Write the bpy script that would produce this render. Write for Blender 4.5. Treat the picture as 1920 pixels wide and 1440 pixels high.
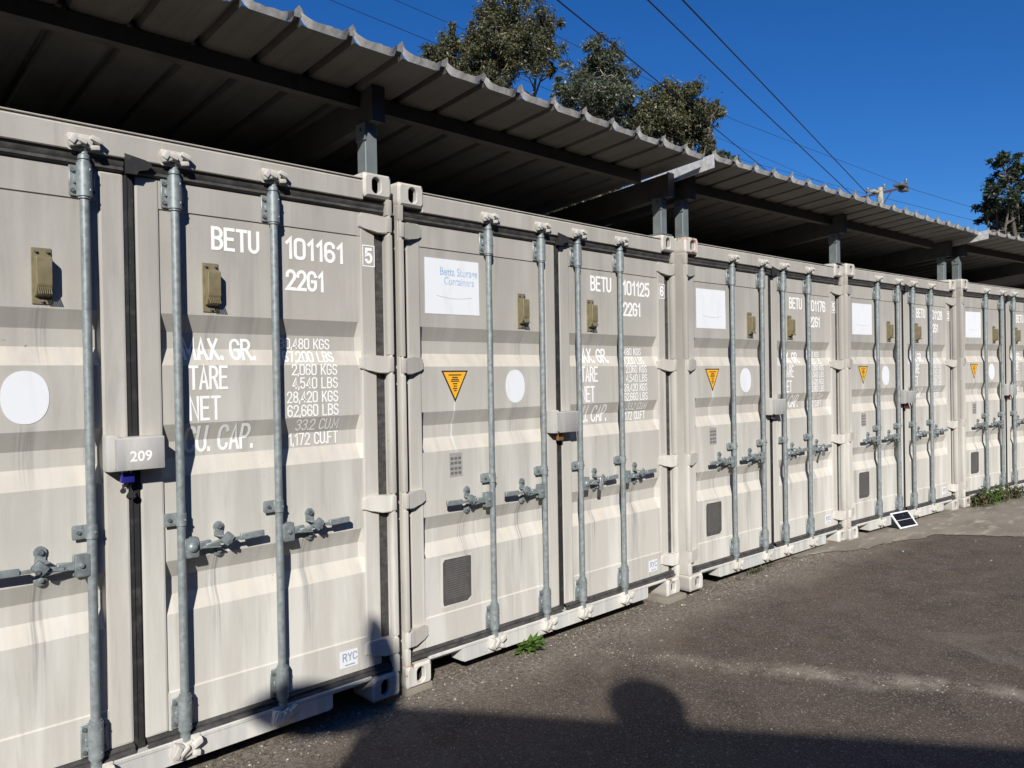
import bpy, bmesh, math, random
from mathutils import Vector, Matrix
random.seed(7)
for o in list(bpy.data.objects): bpy.data.objects.remove(o)
scn = bpy.context.scene
C = scn.collection
rad = math.radians

# ------------------------------------------------------------------ camera
cam_data = bpy.data.cameras.new('camera'); cam = bpy.data.objects.new('camera', cam_data); C.objects.link(cam)
cam_data.sensor_fit = 'HORIZONTAL'; cam_data.sensor_width = 36.0; cam_data.lens = 27.08
cam_data.clip_start = 0.05; cam_data.clip_end = 2000
RIGHT = Vector((0.7225509950, -0.6911109949, -0.0169012522))
UP = Vector((0.0175871419, -0.0060637446, 0.9998269467))
FWD = Vector((0.6910938807, 0.7227231999, -0.0077733024))
CAM = Vector((-2.2390588, -3.1849956, 1.5763401))
FPX = 1444.265
cam.matrix_world = Matrix(((RIGHT.x, UP.x, -FWD.x, CAM.x), (RIGHT.y, UP.y, -FWD.y, CAM.y), (RIGHT.z, UP.z, -FWD.z, CAM.z), (0, 0, 0, 1)))
scn.camera = cam

# ------------------------------------------------------------------ sky, sun, exposure
SUN = Vector((0.93, 1.0, -0.78)).normalized()          # direction the light travels
world = bpy.data.worlds.new('World'); scn.world = world; world.use_nodes = True
wn = world.node_tree.nodes; wl = world.node_tree.links
bg = wn['Background']; sky = wn.new('ShaderNodeTexSky'); sky.sky_type = 'NISHITA'; sky.sun_disc = False
sky.sun_elevation = math.asin(-SUN.z); sky.sun_rotation = math.atan2(-SUN.x, -SUN.y)
sky.air_density = 1.0; sky.dust_density = 0.0; sky.ozone_density = 10.0; sky.altitude = 0
hs = wn.new('ShaderNodeHueSaturation'); hs.inputs['Saturation'].default_value = 1.13; hs.inputs['Hue'].default_value = 0.507
wl.new(sky.outputs[0], hs.inputs['Color']); wl.new(hs.outputs[0], bg.inputs[0]); bg.inputs[1].default_value = 0.078
sun_data = bpy.data.lights.new('sun', 'SUN'); sun_data.energy = 5.0; sun_data.angle = rad(0.53); sun_data.color = (1.0, 0.97, 0.92)
sun = bpy.data.objects.new('sun', sun_data); C.objects.link(sun); sun.rotation_euler = SUN.to_track_quat('-Z', 'Y').to_euler(); sun.location = (-20, -20, 20)
vs = scn.view_settings; vs.view_transform = 'Standard'; vs.look = 'None'; vs.exposure = 0.32; vs.gamma = 1.0; vs.use_curve_mapping = False

# ------------------------------------------------------------------ materials
def mat(name, col=(0.5, 0.5, 0.5), rough=0.6, metal=0.0, spec=0.5):
    m = bpy.data.materials.new(name); m.use_nodes = True
    b = m.node_tree.nodes['Principled BSDF']
    b.inputs['Base Color'].default_value = (*col, 1); b.inputs['Roughness'].default_value = rough
    b.inputs['Metallic'].default_value = metal; b.inputs['Specular IOR Level'].default_value = spec
    return m
class NT:
    """tiny node helper"""
    def __init__(s, m):
        s.m = m; s.n = m.node_tree.nodes; s.l = m.node_tree.links; s.b = s.n['Principled BSDF']
    def coord(s, out='Object'): return s.n.new('ShaderNodeTexCoord').outputs[out]
    def mapping(s, src, scale=(1, 1, 1), loc=(0, 0, 0), rot=(0, 0, 0)):
        m = s.n.new('ShaderNodeMapping'); s.l.new(src, m.inputs[0]); m.inputs['Scale'].default_value = scale; m.inputs['Location'].default_value = loc; m.inputs['Rotation'].default_value = rot
        return m.outputs[0]
    def offset_random(s, src, k=37.0):
        oi = s.n.new('ShaderNodeObjectInfo'); mu = s.n.new('ShaderNodeVectorMath'); mu.operation = 'SCALE'; mu.inputs[0].default_value = (1, 0.3, 0.7)
        m2 = s.math('MULTIPLY', oi.outputs['Random'], k); s.l.new(m2, mu.inputs['Scale'])
        ad = s.n.new('ShaderNodeVectorMath'); ad.operation = 'ADD'; s.l.new(src, ad.inputs[0]); s.l.new(mu.outputs[0], ad.inputs[1]); return ad.outputs[0]
    def noise(s, src, scale=5, detail=4, rough=0.55, dist=0.0):
        t = s.n.new('ShaderNodeTexNoise'); s.l.new(src, t.inputs['Vector']); t.inputs['Scale'].default_value = scale; t.inputs['Detail'].default_value = detail; t.inputs['Roughness'].default_value = rough; t.inputs['Distortion'].default_value = dist
        return t.outputs['Fac']
    def voronoi(s, src, scale=5, out='Distance'):
        t = s.n.new('ShaderNodeTexVoronoi'); s.l.new(src, t.inputs['Vector']); t.inputs['Scale'].default_value = scale; return t.outputs[out]
    def ramp(s, fac, *stops):
        r = s.n.new('ShaderNodeValToRGB'); s.l.new(fac, r.inputs[0]); e = r.color_ramp.elements
        while len(e) < len(stops): e.new(0.5)
        for i, (p, c) in enumerate(stops): e[i].position = p; e[i].color = (*c, 1) if len(c) == 3 else c
        return r.outputs[0]
    def fr(s, fac, a, b, lo=0.0, hi=1.0):
        r = s.n.new('ShaderNodeMapRange'); s.l.new(fac, r.inputs[0]); r.inputs[1].default_value = a; r.inputs[2].default_value = b; r.inputs[3].default_value = lo; r.inputs[4].default_value = hi; r.clamp = True; return r.outputs[0]
    def mix(s, fac, a, b, mode='MIX'):
        m = s.n.new('ShaderNodeMix'); m.data_type = 'RGBA'; m.blend_type = mode
        for v, k in ((fac, 0), (a, 6), (b, 7)):
            if isinstance(v, (int, float)): m.inputs[k].default_value = v
            elif isinstance(v, tuple): m.inputs[k].default_value = (*v, 1)
            else: s.l.new(v, m.inputs[k])
        return m.outputs[2]
    def math(s, op, a, b=0.0):
        m = s.n.new('ShaderNodeMath'); m.operation = op
        for i, v in enumerate((a, b)):
            if isinstance(v, (int, float)): m.inputs[i].default_value = v
            else: s.l.new(v, m.inputs[i])
        return m.outputs[0]
    def sep(s, src):
        x = s.n.new('ShaderNodeSeparateXYZ'); s.l.new(src, x.inputs[0]); return x.outputs
    def bump(s, h, strength=0.3, dist=0.002):
        b = s.n.new('ShaderNodeBump'); s.l.new(h, b.inputs['Height']); b.inputs['Strength'].default_value = strength; b.inputs['Distance'].default_value = dist; s.l.new(b.outputs[0], s.b.inputs['Normal'])
    def col(s, c): s.l.new(c, s.b.inputs['Base Color'])
    def rough(s, c): s.l.new(c, s.b.inputs['Roughness'])

M = {}
def make_paint(name, base, chalk=(0.60, 0.58, 0.525), rust=0.0, teal=0.0, bleach=0.0, stains=False):
    m = mat(name, base, 0.5, 0, 0.35); t = NT(m); co = t.coord(); cr = t.offset_random(co)
    big = t.noise(cr, 1.7, 3, 0.5)
    c = t.mix(t.fr(big, 0.35, 0.7), tuple(v * 0.93 for v in base), tuple(min(1, v * 1.05) for v in base))
    # the canopy shelters the upper doors; the lower paint has bleached over the years
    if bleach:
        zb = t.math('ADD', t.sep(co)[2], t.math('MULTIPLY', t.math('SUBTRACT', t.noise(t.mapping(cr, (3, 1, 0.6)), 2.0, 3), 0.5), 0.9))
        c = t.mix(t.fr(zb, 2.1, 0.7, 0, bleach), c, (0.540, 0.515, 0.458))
    # chalked vertical runs left by rain, pale and yellowish
    st = t.noise(t.mapping(cr, (5.5, 1, 0.45)), 1.5, 5, 0.58, 0.25)
    zz = t.sep(co)[2]
    low = t.fr(zz, 1.85, 0.4, 0.15, 0.95)
    c = t.mix(t.math('MULTIPLY', t.fr(st, 0.46, 0.62), low), c, chalk)
    # grey grime runs
    st2 = t.noise(t.mapping(cr, (8, 1, 0.7), (5, 2, 3)), 1.4, 5, 0.62, 0.3)
    c = t.mix(t.fr(st2, 0.55, 0.76, 0, 0.52), c, tuple(v * 0.66 for v in base))
    # sandy cream tint on up-facing ledges, uneven by noise
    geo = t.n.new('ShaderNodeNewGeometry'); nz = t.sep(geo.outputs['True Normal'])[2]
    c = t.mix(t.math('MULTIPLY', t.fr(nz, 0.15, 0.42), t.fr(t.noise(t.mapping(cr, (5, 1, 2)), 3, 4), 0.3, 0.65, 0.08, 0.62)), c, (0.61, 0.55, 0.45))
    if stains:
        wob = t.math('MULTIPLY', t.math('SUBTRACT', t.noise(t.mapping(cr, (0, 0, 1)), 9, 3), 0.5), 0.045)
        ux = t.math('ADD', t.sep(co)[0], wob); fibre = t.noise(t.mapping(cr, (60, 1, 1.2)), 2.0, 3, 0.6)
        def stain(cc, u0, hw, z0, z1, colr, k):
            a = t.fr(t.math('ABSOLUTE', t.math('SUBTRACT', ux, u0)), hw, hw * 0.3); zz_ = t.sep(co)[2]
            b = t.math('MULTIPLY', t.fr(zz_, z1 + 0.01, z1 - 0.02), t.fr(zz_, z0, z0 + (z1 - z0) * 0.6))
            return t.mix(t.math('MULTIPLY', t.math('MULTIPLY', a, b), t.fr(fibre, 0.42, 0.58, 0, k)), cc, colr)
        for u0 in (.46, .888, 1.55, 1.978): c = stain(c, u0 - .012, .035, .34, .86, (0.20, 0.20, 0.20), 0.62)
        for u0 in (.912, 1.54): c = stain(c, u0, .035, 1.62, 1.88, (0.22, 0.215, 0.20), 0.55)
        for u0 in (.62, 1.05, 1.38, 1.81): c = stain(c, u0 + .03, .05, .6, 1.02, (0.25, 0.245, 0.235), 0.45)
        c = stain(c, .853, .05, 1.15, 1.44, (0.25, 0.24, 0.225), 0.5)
        a = t.fr(t.math('ABSOLUTE', t.math('SUBTRACT', ux, .392)), .0075, .003); zz_ = t.sep(co)[2]
        c = t.mix(t.math('MULTIPLY', a, t.math('MULTIPLY', t.fr(zz_, 1.47, 1.45), t.fr(zz_, 1.16, 1.26, 0, 0.75))), c, (0.66, 0.64, 0.59))
    # scuffs and specks
    sp = t.noise(cr, 46, 3, 0.7)
    blotch = t.noise(cr, 3.1, 2, 0.5)
    c = t.mix(t.math('MULTIPLY', t.fr(sp, 0.68, 0.76), t.fr(blotch, 0.5, 0.62, 0, 0.5)), c, (0.24, 0.225, 0.20))
    ch = t.noise(cr, 23, 4, 0.75); ch2 = t.noise(cr, 2.7, 3, 0.5)
    c = t.mix(t.math('MULTIPLY', t.fr(ch, 0.70, 0.73), t.fr(ch2, 0.56, 0.62, 0, 0.8)), c, (0.20, 0.115, 0.07))
    if rust:
        rn = t.noise(cr, 11, 5, 0.7)
        c = t.mix(t.fr(rn, 0.66 - rust, 0.74 - rust), c, (0.23, 0.10, 0.05))
    if teal:
        tn = t.noise(cr, 1.1, 2, 0.5)
        c = t.mix(t.fr(tn, 0.50, 0.66, 0, teal), c, (0.42, 0.52, 0.50))
    t.col(c)
    t.rough(t.fr(t.noise(cr, 14, 4), 0.3, 0.7, 0.42, 0.68))
    hb = t.math('ADD', t.noise(cr, 2.3, 2), t.math('MULTIPLY', t.noise(cr, 60, 3), 0.10))
    t.bump(hb, 0.45, 0.011)
    return m
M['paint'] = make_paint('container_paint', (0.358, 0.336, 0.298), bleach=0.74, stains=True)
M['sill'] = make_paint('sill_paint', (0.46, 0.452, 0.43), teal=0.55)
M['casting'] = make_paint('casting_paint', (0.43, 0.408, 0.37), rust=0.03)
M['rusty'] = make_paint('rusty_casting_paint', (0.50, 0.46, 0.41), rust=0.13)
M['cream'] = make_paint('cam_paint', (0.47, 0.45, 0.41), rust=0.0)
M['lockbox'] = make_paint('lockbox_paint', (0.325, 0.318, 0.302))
def make_galv(name, base, dark, metal=0.35, rough=0.42, scale=38):
    m = mat(name, base, rough, metal); t = NT(m); co = t.offset_random(t.coord())
    n = t.noise(co, scale, 4, 0.6); n2 = t.noise(t.mapping(co, (1, 1, 0.12)), 22, 3, 0.6)
    c = t.mix(t.fr(n, 0.3, 0.7), dark, base); c = t.mix(t.fr(n2, 0.58, 0.75, 0, 0.5), c, tuple(v * 0.6 for v in dark)); t.col(c)
    t.rough(t.fr(n, 0.3, 0.7, rough - 0.06, rough + 0.14)); t.bump(n, 0.15, 0.002); return m
M['galv'] = make_galv('galvanised_steel', (0.285, 0.315, 0.312), (0.175, 0.200, 0.20), 0.28)
M['bolt'] = make_galv('bolt_steel', (0.22, 0.235, 0.24), (0.11, 0.12, 0.125), 0.5, 0.5)
M['zinc'] = make_galv('bright_zinc', (0.62, 0.63, 0.62), (0.36, 0.37, 0.37), 0.6, 0.35)
M['post'] = make_galv('post_steel', (0.165, 0.188, 0.19), (0.12, 0.138, 0.142), 0.12, 0.55, 9)
M['beam'] = make_galv('beam_steel', (0.085, 0.082, 0.074), (0.05, 0.048, 0.043), 0.1, 0.6, 7)
m = mat('rubber', (0.028, 0.027, 0.026), 0.55, 0, 0.35); t = NT(m); co = t.offset_random(t.coord())
t.col(t.mix(t.fr(t.noise(t.mapping(co, (2, 2, 2)), 9, 5, 0.65), 0.5, 0.8), (0.024, 0.0235, 0.023), (0.070, 0.066, 0.060))); M['rubber'] = m
m = mat('aged_seal', (0.05, 0.048, 0.045), 0.6, 0, 0.3); t = NT(m); co = t.offset_random(t.coord()); t.col(t.mix(t.fr(t.noise(t.mapping(co, (2, 2, 4)), 9, 5, 0.65), 0.4, 0.75), (0.038, 0.0365, 0.035), (0.095, 0.09, 0.083))); M['seal'] = m
m = mat('olive_plastic', (0.17, 0.14, 0.075), 0.5); t = NT(m); t.col(t.mix(t.fr(t.noise(t.coord(), 25, 3), 0.35, 0.7), (0.15, 0.125, 0.065), (0.21, 0.175, 0.10))); M['olive'] = m
def vinyl(name, base, dirt, amt=0.5, sc=6):
    m = mat(name, base, 0.45); t = NT(m); co = t.offset_random(t.coord()); n = t.noise(t.mapping(co, (3, 1, 0.8)), sc, 4, 0.6); t.col(t.mix(t.fr(n, 0.5, 0.8, 0, amt), base, dirt)); return m
M['white_vinyl'] = vinyl('white_vinyl', (0.70, 0.71, 0.725), (0.56, 0.57, 0.575))
M['white_paint'] = vinyl('white_lettering', (0.83, 0.82, 0.79), (0.58, 0.56, 0.52), 0.45, 9)
M['faded_ink'] = vinyl('faded_blue_ink', (0.36, 0.46, 0.60), (0.78, 0.81, 0.85), 1.0, 22)
M['grey_ink'] = vinyl('grey_ink', (0.25, 0.30, 0.38), (0.5, 0.54, 0.58), 0.6, 20)
M['orange'] = vinyl('orange_sign', (0.80, 0.40, 0.025), (0.60, 0.32, 0.05), 0.5)
M['black'] = mat('black_print', (0.015, 0.014, 0.016), 0.5)
M['plate'] = vinyl('dark_data_plate', (0.075, 0.07, 0.066), (0.14, 0.13, 0.12), 0.8, 12)
M['plate_print'] = mat('data_plate_print', (0.13, 0.125, 0.118), 0.5)
M['grey_label'] = vinyl('worn_grey_label', (0.30, 0.285, 0.27), (0.42, 0.40, 0.37), 0.9, 18)
M['void'] = mat('dark_cavity', (0.02, 0.019, 0.018), 0.9)
M['blue_lock'] = mat('blue_lock', (0.015, 0.018, 0.16), 0.35)
M['brass'] = mat('brass', (0.42, 0.22, 0.10), 0.4, 0.7)
M['red_lock'] = mat('red_lock', (0.12, 0.02, 0.02), 0.4)
# roof sheeting
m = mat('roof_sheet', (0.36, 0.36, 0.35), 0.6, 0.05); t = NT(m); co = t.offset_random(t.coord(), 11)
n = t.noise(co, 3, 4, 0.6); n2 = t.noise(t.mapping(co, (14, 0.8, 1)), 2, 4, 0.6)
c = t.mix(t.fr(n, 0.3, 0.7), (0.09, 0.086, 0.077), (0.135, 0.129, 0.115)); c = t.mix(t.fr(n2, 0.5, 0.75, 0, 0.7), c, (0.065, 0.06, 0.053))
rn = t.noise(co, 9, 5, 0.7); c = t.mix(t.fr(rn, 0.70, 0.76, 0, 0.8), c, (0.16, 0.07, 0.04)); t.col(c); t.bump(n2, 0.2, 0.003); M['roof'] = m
m = mat('roof_lip', (0.5, 0.5, 0.49), 0.5, 0.3); t = NT(m); co = t.offset_random(t.coord(), 11)
n = t.noise(co, 30, 4, 0.65); c = t.mix(t.fr(n, 0.3, 0.7), (0.42, 0.415, 0.40), (0.72, 0.71, 0.68)); rn = t.noise(co, 7, 5, 0.7); c = t.mix(t.fr(rn, 0.68, 0.73, 0, 0.9), c, (0.17, 0.07, 0.04)); t.col(c); t.bump(n, 0.4, 0.004); M['lip'] = m

# ------------------------------------------------------------------ mesh helpers
def add_box(bm, x0, x1, y0, y1, z0, z1, bev=0.0, seg=1, rot=None, mi=0):
    r = bmesh.ops.create_cube(bm, size=1.0)
    mx = Matrix.Translation(((x0 + x1) / 2, (y0 + y1) / 2, (z0 + z1) / 2))
    if rot: mx = mx @ rot
    mx = mx @ Matrix.Diagonal((abs(x1 - x0), abs(y1 - y0), abs(z1 - z0), 1))
    bmesh.ops.transform(bm, matrix=mx, verts=r['verts'])
    fs = {f for v in r['verts'] for f in v.link_faces}
    if bev:
        es = {e for v in r['verts'] for e in v.link_edges}
        res = bmesh.ops.bevel(bm, geom=list(es), offset=bev, segments=seg, affect='EDGES', profile=0.6)
        fs = set(res['faces']) | {f for f in fs if f.is_valid}
    for f in fs: f.material_index = mi
def add_cyl(bm, p0, p1, r0, r1=None, n=12, caps=True, mi=0):
    p0 = Vector(p0); p1 = Vector(p1); r1 = r0 if r1 is None else r1
    d = (p1 - p0).normalized(); a = d.orthogonal().normalized(); b = d.cross(a)
    A = [bm.verts.new(p0 + (a * math.cos(2 * math.pi * i / n) + b * math.sin(2 * math.pi * i / n)) * r0) for i in range(n)]
    B = [bm.verts.new(p1 + (a * math.cos(2 * math.pi * i / n) + b * math.sin(2 * math.pi * i / n)) * r1) for i in range(n)]
    for i in range(n): bm.faces.new((A[i], A[(i + 1) % n], B[(i + 1) % n], B[i])).material_index = mi
    if caps:
        bm.faces.new(A[::-1]).material_index = mi; bm.faces.new(B).material_index = mi
def add_lathe(bm, c, prof, n=16, mi=0):
    rings = [[bm.verts.new((c[0] + r * math.cos(2 * math.pi * i / n), c[1] + r * math.sin(2 * math.pi * i / n), c[2] + z)) for i in range(n)] for r, z in prof]
    for A, B in zip(rings, rings[1:]):
        for i in range(n): bm.faces.new((A[i], A[(i + 1) % n], B[(i + 1) % n], B[i])).material_index = mi
    bm.faces.new(rings[0][::-1]); bm.faces.new(rings[-1])
def add_prism(bm, pts, y0, y1, mi=0):
    """polygon pts in (x,z), extruded along y"""
    A = [bm.verts.new((x, y0, z)) for x, z in pts]; B = [bm.verts.new((x, y1, z)) for x, z in pts]; n = len(pts)
    bm.faces.new(A).material_index = mi; bm.faces.new(B[::-1]).material_index = mi
    for i in range(n): bm.faces.new((A[i], B[i], B[(i + 1) % n], A[(i + 1) % n])).material_index = mi
def add_strip(bm, prof, x0, x1, mi=0):
    """profile [(y,z)] swept along x"""
    A = [bm.verts.new((x0, y, z)) for y, z in prof]; B = [bm.verts.new((x1, y, z)) for y, z in prof]
    for i in range(len(prof) - 1): bm.faces.new((A[i], B[i], B[i + 1], A[i + 1])).material_index = mi
def add_tube(bm, pts, r, n=6, mi=0):
    pts = [Vector(p) for p in pts]; rs = r if isinstance(r, (list, tuple)) else [r] * len(pts)
    rings = []; a = None
    for i, p in enumerate(pts):
        d = (pts[min(i + 1, len(pts) - 1)] - pts[max(i - 1, 0)]).normalized()
        a = d.orthogonal().normalized() if a is None else (a - d * a.dot(d)).normalized()
        b = d.cross(a)
        rings.append([bm.verts.new(p + (a * math.cos(2 * math.pi * k / n) + b * math.sin(2 * math.pi * k / n)) * rs[i]) for k in range(n)])
    for A, B in zip(rings, rings[1:]):
        for i in range(n): bm.faces.new((A[i], A[(i + 1) % n], B[(i + 1) % n], B[i])).material_index = mi
    bm.faces.new(rings[0][::-1]); bm.faces.new(rings[-1])
def obj(name, bm, mats, parent=None, sharp=35, fix=True):
    if fix: bmesh.ops.recalc_face_normals(bm, faces=bm.faces)
    me = bpy.data.meshes.new(name); bm.to_mesh(me); bm.free()
    for k in (mats if isinstance(mats, (list, tuple)) else [mats]): me.materials.append(M[k] if isinstance(k, str) else k)
    if sharp:
        for p in me.polygons: p.use_smooth = True
        me.set_sharp_from_angle(angle=rad(sharp))
    o = bpy.data.objects.new(name, me); C.objects.link(o)
    if parent: o.parent = parent
    return o
def thing(name, label, cat, loc=(0, 0, 0), rz=0.0, group=None):
    o = bpy.data.objects.new(name, None); C.objects.link(o); o.location = loc; o.rotation_euler = (0, 0, rz); o.empty_display_size = 0.1
    o['label'] = label; o['category'] = cat
    if group: o['group'] = group
    return o
def tag(o, label, cat, group=None):
    o['label'] = label; o['category'] = cat
    if group: o['group'] = group
    return o
def copy_tree(o, parent=None):
    c = o.copy(); C.objects.link(c); c.parent = parent
    for ch in list(o.children): copy_tree(ch, c)
    return c
def pix(x, y, depth):                       # a point of the place seen at photo pixel x,y at a distance
    return CAM + (FWD + RIGHT * ((x - 960) / FPX) - UP * ((y - 720) / FPX)) * depth
def pix_z(x, y, z):
    d = FWD + RIGHT * ((x - 960) / FPX) - UP * ((y - 720) / FPX); return CAM + d * ((z - CAM.z) / d.z)

# ------------------------------------------------------------------ the ground
def gz(x, y):
    t = min(1, max(0, (x - 1.5) / 3.5)); t = t * t * (3 - 2 * t)
    return -0.047 + 0.042 * t + 0.006 * math.sin(x * 1.7 + 0.4) * math.sin(y * 1.3 + 1) * (1 if abs(x) < 15 and abs(y) < 15 else 0)
bm = bmesh.new()
def axis(lo, hi, flo, fhi, step):
    a = [lo, lo / 2 if lo < 0 else lo]; v = flo
    while v <= fhi + 1e-6: a.append(v); v += step
    return sorted(set([lo, lo * 0.45, lo * 0.2] + a[2:] + [hi * 0.2, hi * 0.45, hi]))
xs = axis(-400, 400, -9, 15, 0.3); ys = axis(-400, 400, -9, 9, 0.3)
gv = [[bm.verts.new((x, y, gz(x, y))) for x in xs] for y in ys]
for j in range(len(ys) - 1):
    for i in range(len(xs) - 1): bm.faces.new((gv[j][i], gv[j][i + 1], gv[j + 1][i + 1], gv[j + 1][i]))
m = mat('asphalt', (0.06, 0.055, 0.05), 0.9, 0, 0.25); t = NT(m); co = t.coord()
fine = t.noise(co, 190, 3, 0.7); mid = t.noise(co, 45, 5, 0.7); big = t.noise(co, 0.9, 4, 0.6); med = t.noise(co, 5, 5, 0.65)
c = t.mix(t.fr(big, 0.3, 0.7), (0.102, 0.073, 0.053), (0.150, 0.111, 0.081))
c = t.mix(t.fr(med, 0.40, 0.72, 0, 0.8), c, (0.160, 0.130, 0.104))
pat = t.noise(co, 2.1, 5, 0.62, 0.6); c = t.mix(t.fr(pat, 0.50, 0.66, 0, 0.6), c, (0.064, 0.051, 0.043)); c = t.mix(t.fr(t.noise(t.mapping(co, (1, 1, 1), (7, 3, 0)), 1.3, 6, 0.65, 0.8), 0.60, 0.72, 0, 0.6), c, (0.24, 0.20, 0.165))
agg = t.voronoi(co, 150, 'Color'); aggv = t.sep(agg)[0]
c = t.mix(t.fr(aggv, 0.62, 1.0, 0, 0.7), c, (0.27, 0.23, 0.19))
c = t.mix(t.fr(t.sep(agg)[1], 0.965, 0.975, 0, 0.9), c, (0.36, 0.33, 0.29))
c = t.mix(t.fr(fine, 0.36, 0.54, 0.75, 0.0), c, (0.016, 0.014, 0.012))
# washed-out sand streak lying across the yard and grit gathered along the containers
rot = t.mapping(co, (1, 1, 1), (0, 0, 0), (0, 0, 0))
sx = t.sep(co)
along = t.math('ADD', t.math('MULTIPLY', sx[0], 0.457), t.math('MULTIPLY', sx[1], -0.889))
perp = t.math('ADD', t.math('MULTIPLY', sx[0], 0.889), t.math('MULTIPLY', sx[1], 0.457))
wob = t.math('ADD', perp, t.math('MULTIPLY', t.math('SUBTRACT', t.noise(co, 2.2, 3), 0.5), 0.22))
dist = t.math('ABSOLUTE', t.math('SUBTRACT', wob, 0.985))
streak = t.math('MULTIPLY', t.fr(dist, 0.13, 0.015), t.math('MULTIPLY', t.fr(along, 0.7, 2.0), t.fr(med, 0.36, 0.60)))
c = t.mix(t.math('MULTIPLY', streak, 0.75), c, (0.40, 0.345, 0.27))
wy = t.math('ADD', t.math('ADD', sx[1], t.math('MULTIPLY', sx[0], 0.055)), t.math('MULTIPLY', t.math('SUBTRACT', t.noise(co, 3.5, 4), 0.5), 0.5))
grit = t.math('MULTIPLY', t.fr(wy, -0.42, -0.02), t.fr(mid, 0.36, 0.60))
c = t.mix(t.math('MULTIPLY', grit, 0.9), c, (0.30, 0.26, 0.21))
t.col(c); hh = t.math('ADD', t.math('MULTIPLY', aggv, 0.7), t.math('ADD', fine, mid)); t.bump(hh, 0.9, 0.008)
g = obj('asphalt_yard', bm, m, None, 0); g['kind'] = 'structure'

# concrete apron in front of the far containers, with a ragged edge
edge = [(3.55, 0.02), (3.9, -0.04), (4.38, -0.17), (4.57, -0.30), (4.8, -0.40), (5.06, -0.43), (5.25, -0.47), (5.55, -0.60), (5.8, -0.62), (5.94, -0.81), (6.08, -1.04), (6.22, -1.27), (6.5, -1.8), (6.8, -2.6), (7.2, -3.8), (7.8, -6.0)]
pts = []
for (a, b), (c2, d) in zip(edge, edge[1:]):
    n = max(2, int(math.hypot(c2 - a, d - b) / 0.035))
    for i in range(n):
        f = i / n; pts.append((a + (c2 - a) * f + random.gauss(0, 0.012), b + (d - b) * f + random.gauss(0, 0.012)))
pts.append(edge[-1])
bm = bmesh.new(); cols = []
for x, y in pts:
    top = 1.2; row = []
    for k in range(9):
        f = (k / 8) ** 1.4; xx = x + (14.0 - x) * f * 0.9 if False else x + f * 9.0; yy = y + f * (1.2 - y)
        row.append(bm.verts.new((xx, yy, gz(xx, yy) + 0.006 + 0.012 * min(1, k))))
    cols.append(row)
for A, B in zip(cols, cols[1:]):
    for k in range(8): bm.faces.new((A[k], B[k], B[k + 1], A[k + 1]))
m = mat('concrete', (0.2, 0.19, 0.16), 0.9, 0, 0.2); t = NT(m); co = t.coord(); a = t.noise(t.mapping(co, (1, 2.5, 1)), 1.6, 5, 0.6); b = t.noise(co, 60, 4, 0.7); d = t.noise(t.mapping(co, (1.2, 4, 1), (3, 1, 0), (0, 0, 0.5)), 2.2, 5, 0.6)
c = t.mix(t.fr(a, 0.35, 0.7), (0.185, 0.162, 0.13), (0.27, 0.238, 0.19)); c = t.mix(t.fr(d, 0.54, 0.66), c, (0.38, 0.335, 0.265)); c = t.mix(t.fr(b, 0.55, 0.8, 0, 0.5), c, (0.08, 0.074, 0.065)); t.col(c); t.bump(b, 0.5, 0.004)
M['concrete'] = m
g = obj('concrete_apron', bm, m, None, 0); g['kind'] = 'structure'

# ------------------------------------------------------------------ container blueprint (local: x along the front, y inwards, z up)
W, H, L = 2.438, 2.591, 6.058
ZP = [(2.403, .050), (2.285, .050), (2.281, .056), (1.863, .056), (1.790, .092), (1.722, .092), (1.652, .056), (1.410, .056), (1.337, .092), (1.270, .092), (1.196, .056), (.853, .056), (.780, .092), (.708, .092), (.635, .056), (.322, .056), (.317, .050), (.165, .050)]
def dep(z):
    for (z1, d1), (z0, d0) in zip(ZP, ZP[1:]):
        if z0 <= z <= z1: return d0 + (d1 - d0) * (z - z0) / (z1 - z0)
    return .05
RODS = [.625, 1.053, 1.385, 1.813]

def casting_bm(left=True, top=True):
    """162 x 118 x 178 block with a slotted end face"""
    bm = bmesh.new(); w, h, d = .162, .118, .178; n = 32; r = .012
    def outer(k):
        a = 2 * math.pi * (k + .5) / n; ca, sa = math.cos(a), math.sin(a); s = min(w / 2 / max(abs(ca), 1e-6), h / 2 / max(abs(sa), 1e-6)); return (w / 2 + ca * s, h / 2 + sa * s)
    def slot(k):
        a = 2 * math.pi * (k + .5) / n; hx, hz = .0255, .0395; ca, sa = math.cos(a), math.sin(a); zc = hz - hx
        z = sa * hx + (zc if sa > 0 else -zc); return (.089 + ca * hx, .059 + z)
    fl = (lambda x: x) if left else (lambda x: w - x)
    rings = []
    for fn, y, ins in ((outer, d, 0), (outer, r, 0), (outer, 0, r), (slot, 0, -.004), (slot, .004, 0), (slot, .03, 0), (slot, .031, -.02)):
        ring = []
        for k in range(n):
            x, z = fn(k); cx, cz = (w / 2, h / 2) if fn is outer else (.089, .059)
            if ins: 
                x = cx + (x - cx) * (1 - ins / (w / 2 if fn is outer else .0255)) if abs(ins) < .015 else cx + (x - cx) * 1.6
                z = cz + (z - cz) * (1 - ins / (h / 2 if fn is outer else .0395)) if abs(ins) < .015 else cz + (z - cz) * 1.3
            ring.append(bm.verts.new((fl(x), y, z)))
        rings.append(ring)
    for i, (A, B) in enumerate(zip(rings, rings[1:])):
        for k in range(n): bm.faces.new((A[k], A[(k + 1) % n], B[(k + 1) % n], B[k])).material_index = 1 if i >= 5 else 0
    last = [bm.verts.new(v.co + Vector((0, .08, 0))) for v in rings[-1]]
    for k in range(n): bm.faces.new((rings[-1][k], rings[-1][(k + 1) % n], last[(k + 1) % n], last[k])).material_index = 1
    bm.faces.new(last).material_index = 1; bm.faces.new(rings[0])
    return bm

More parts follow.
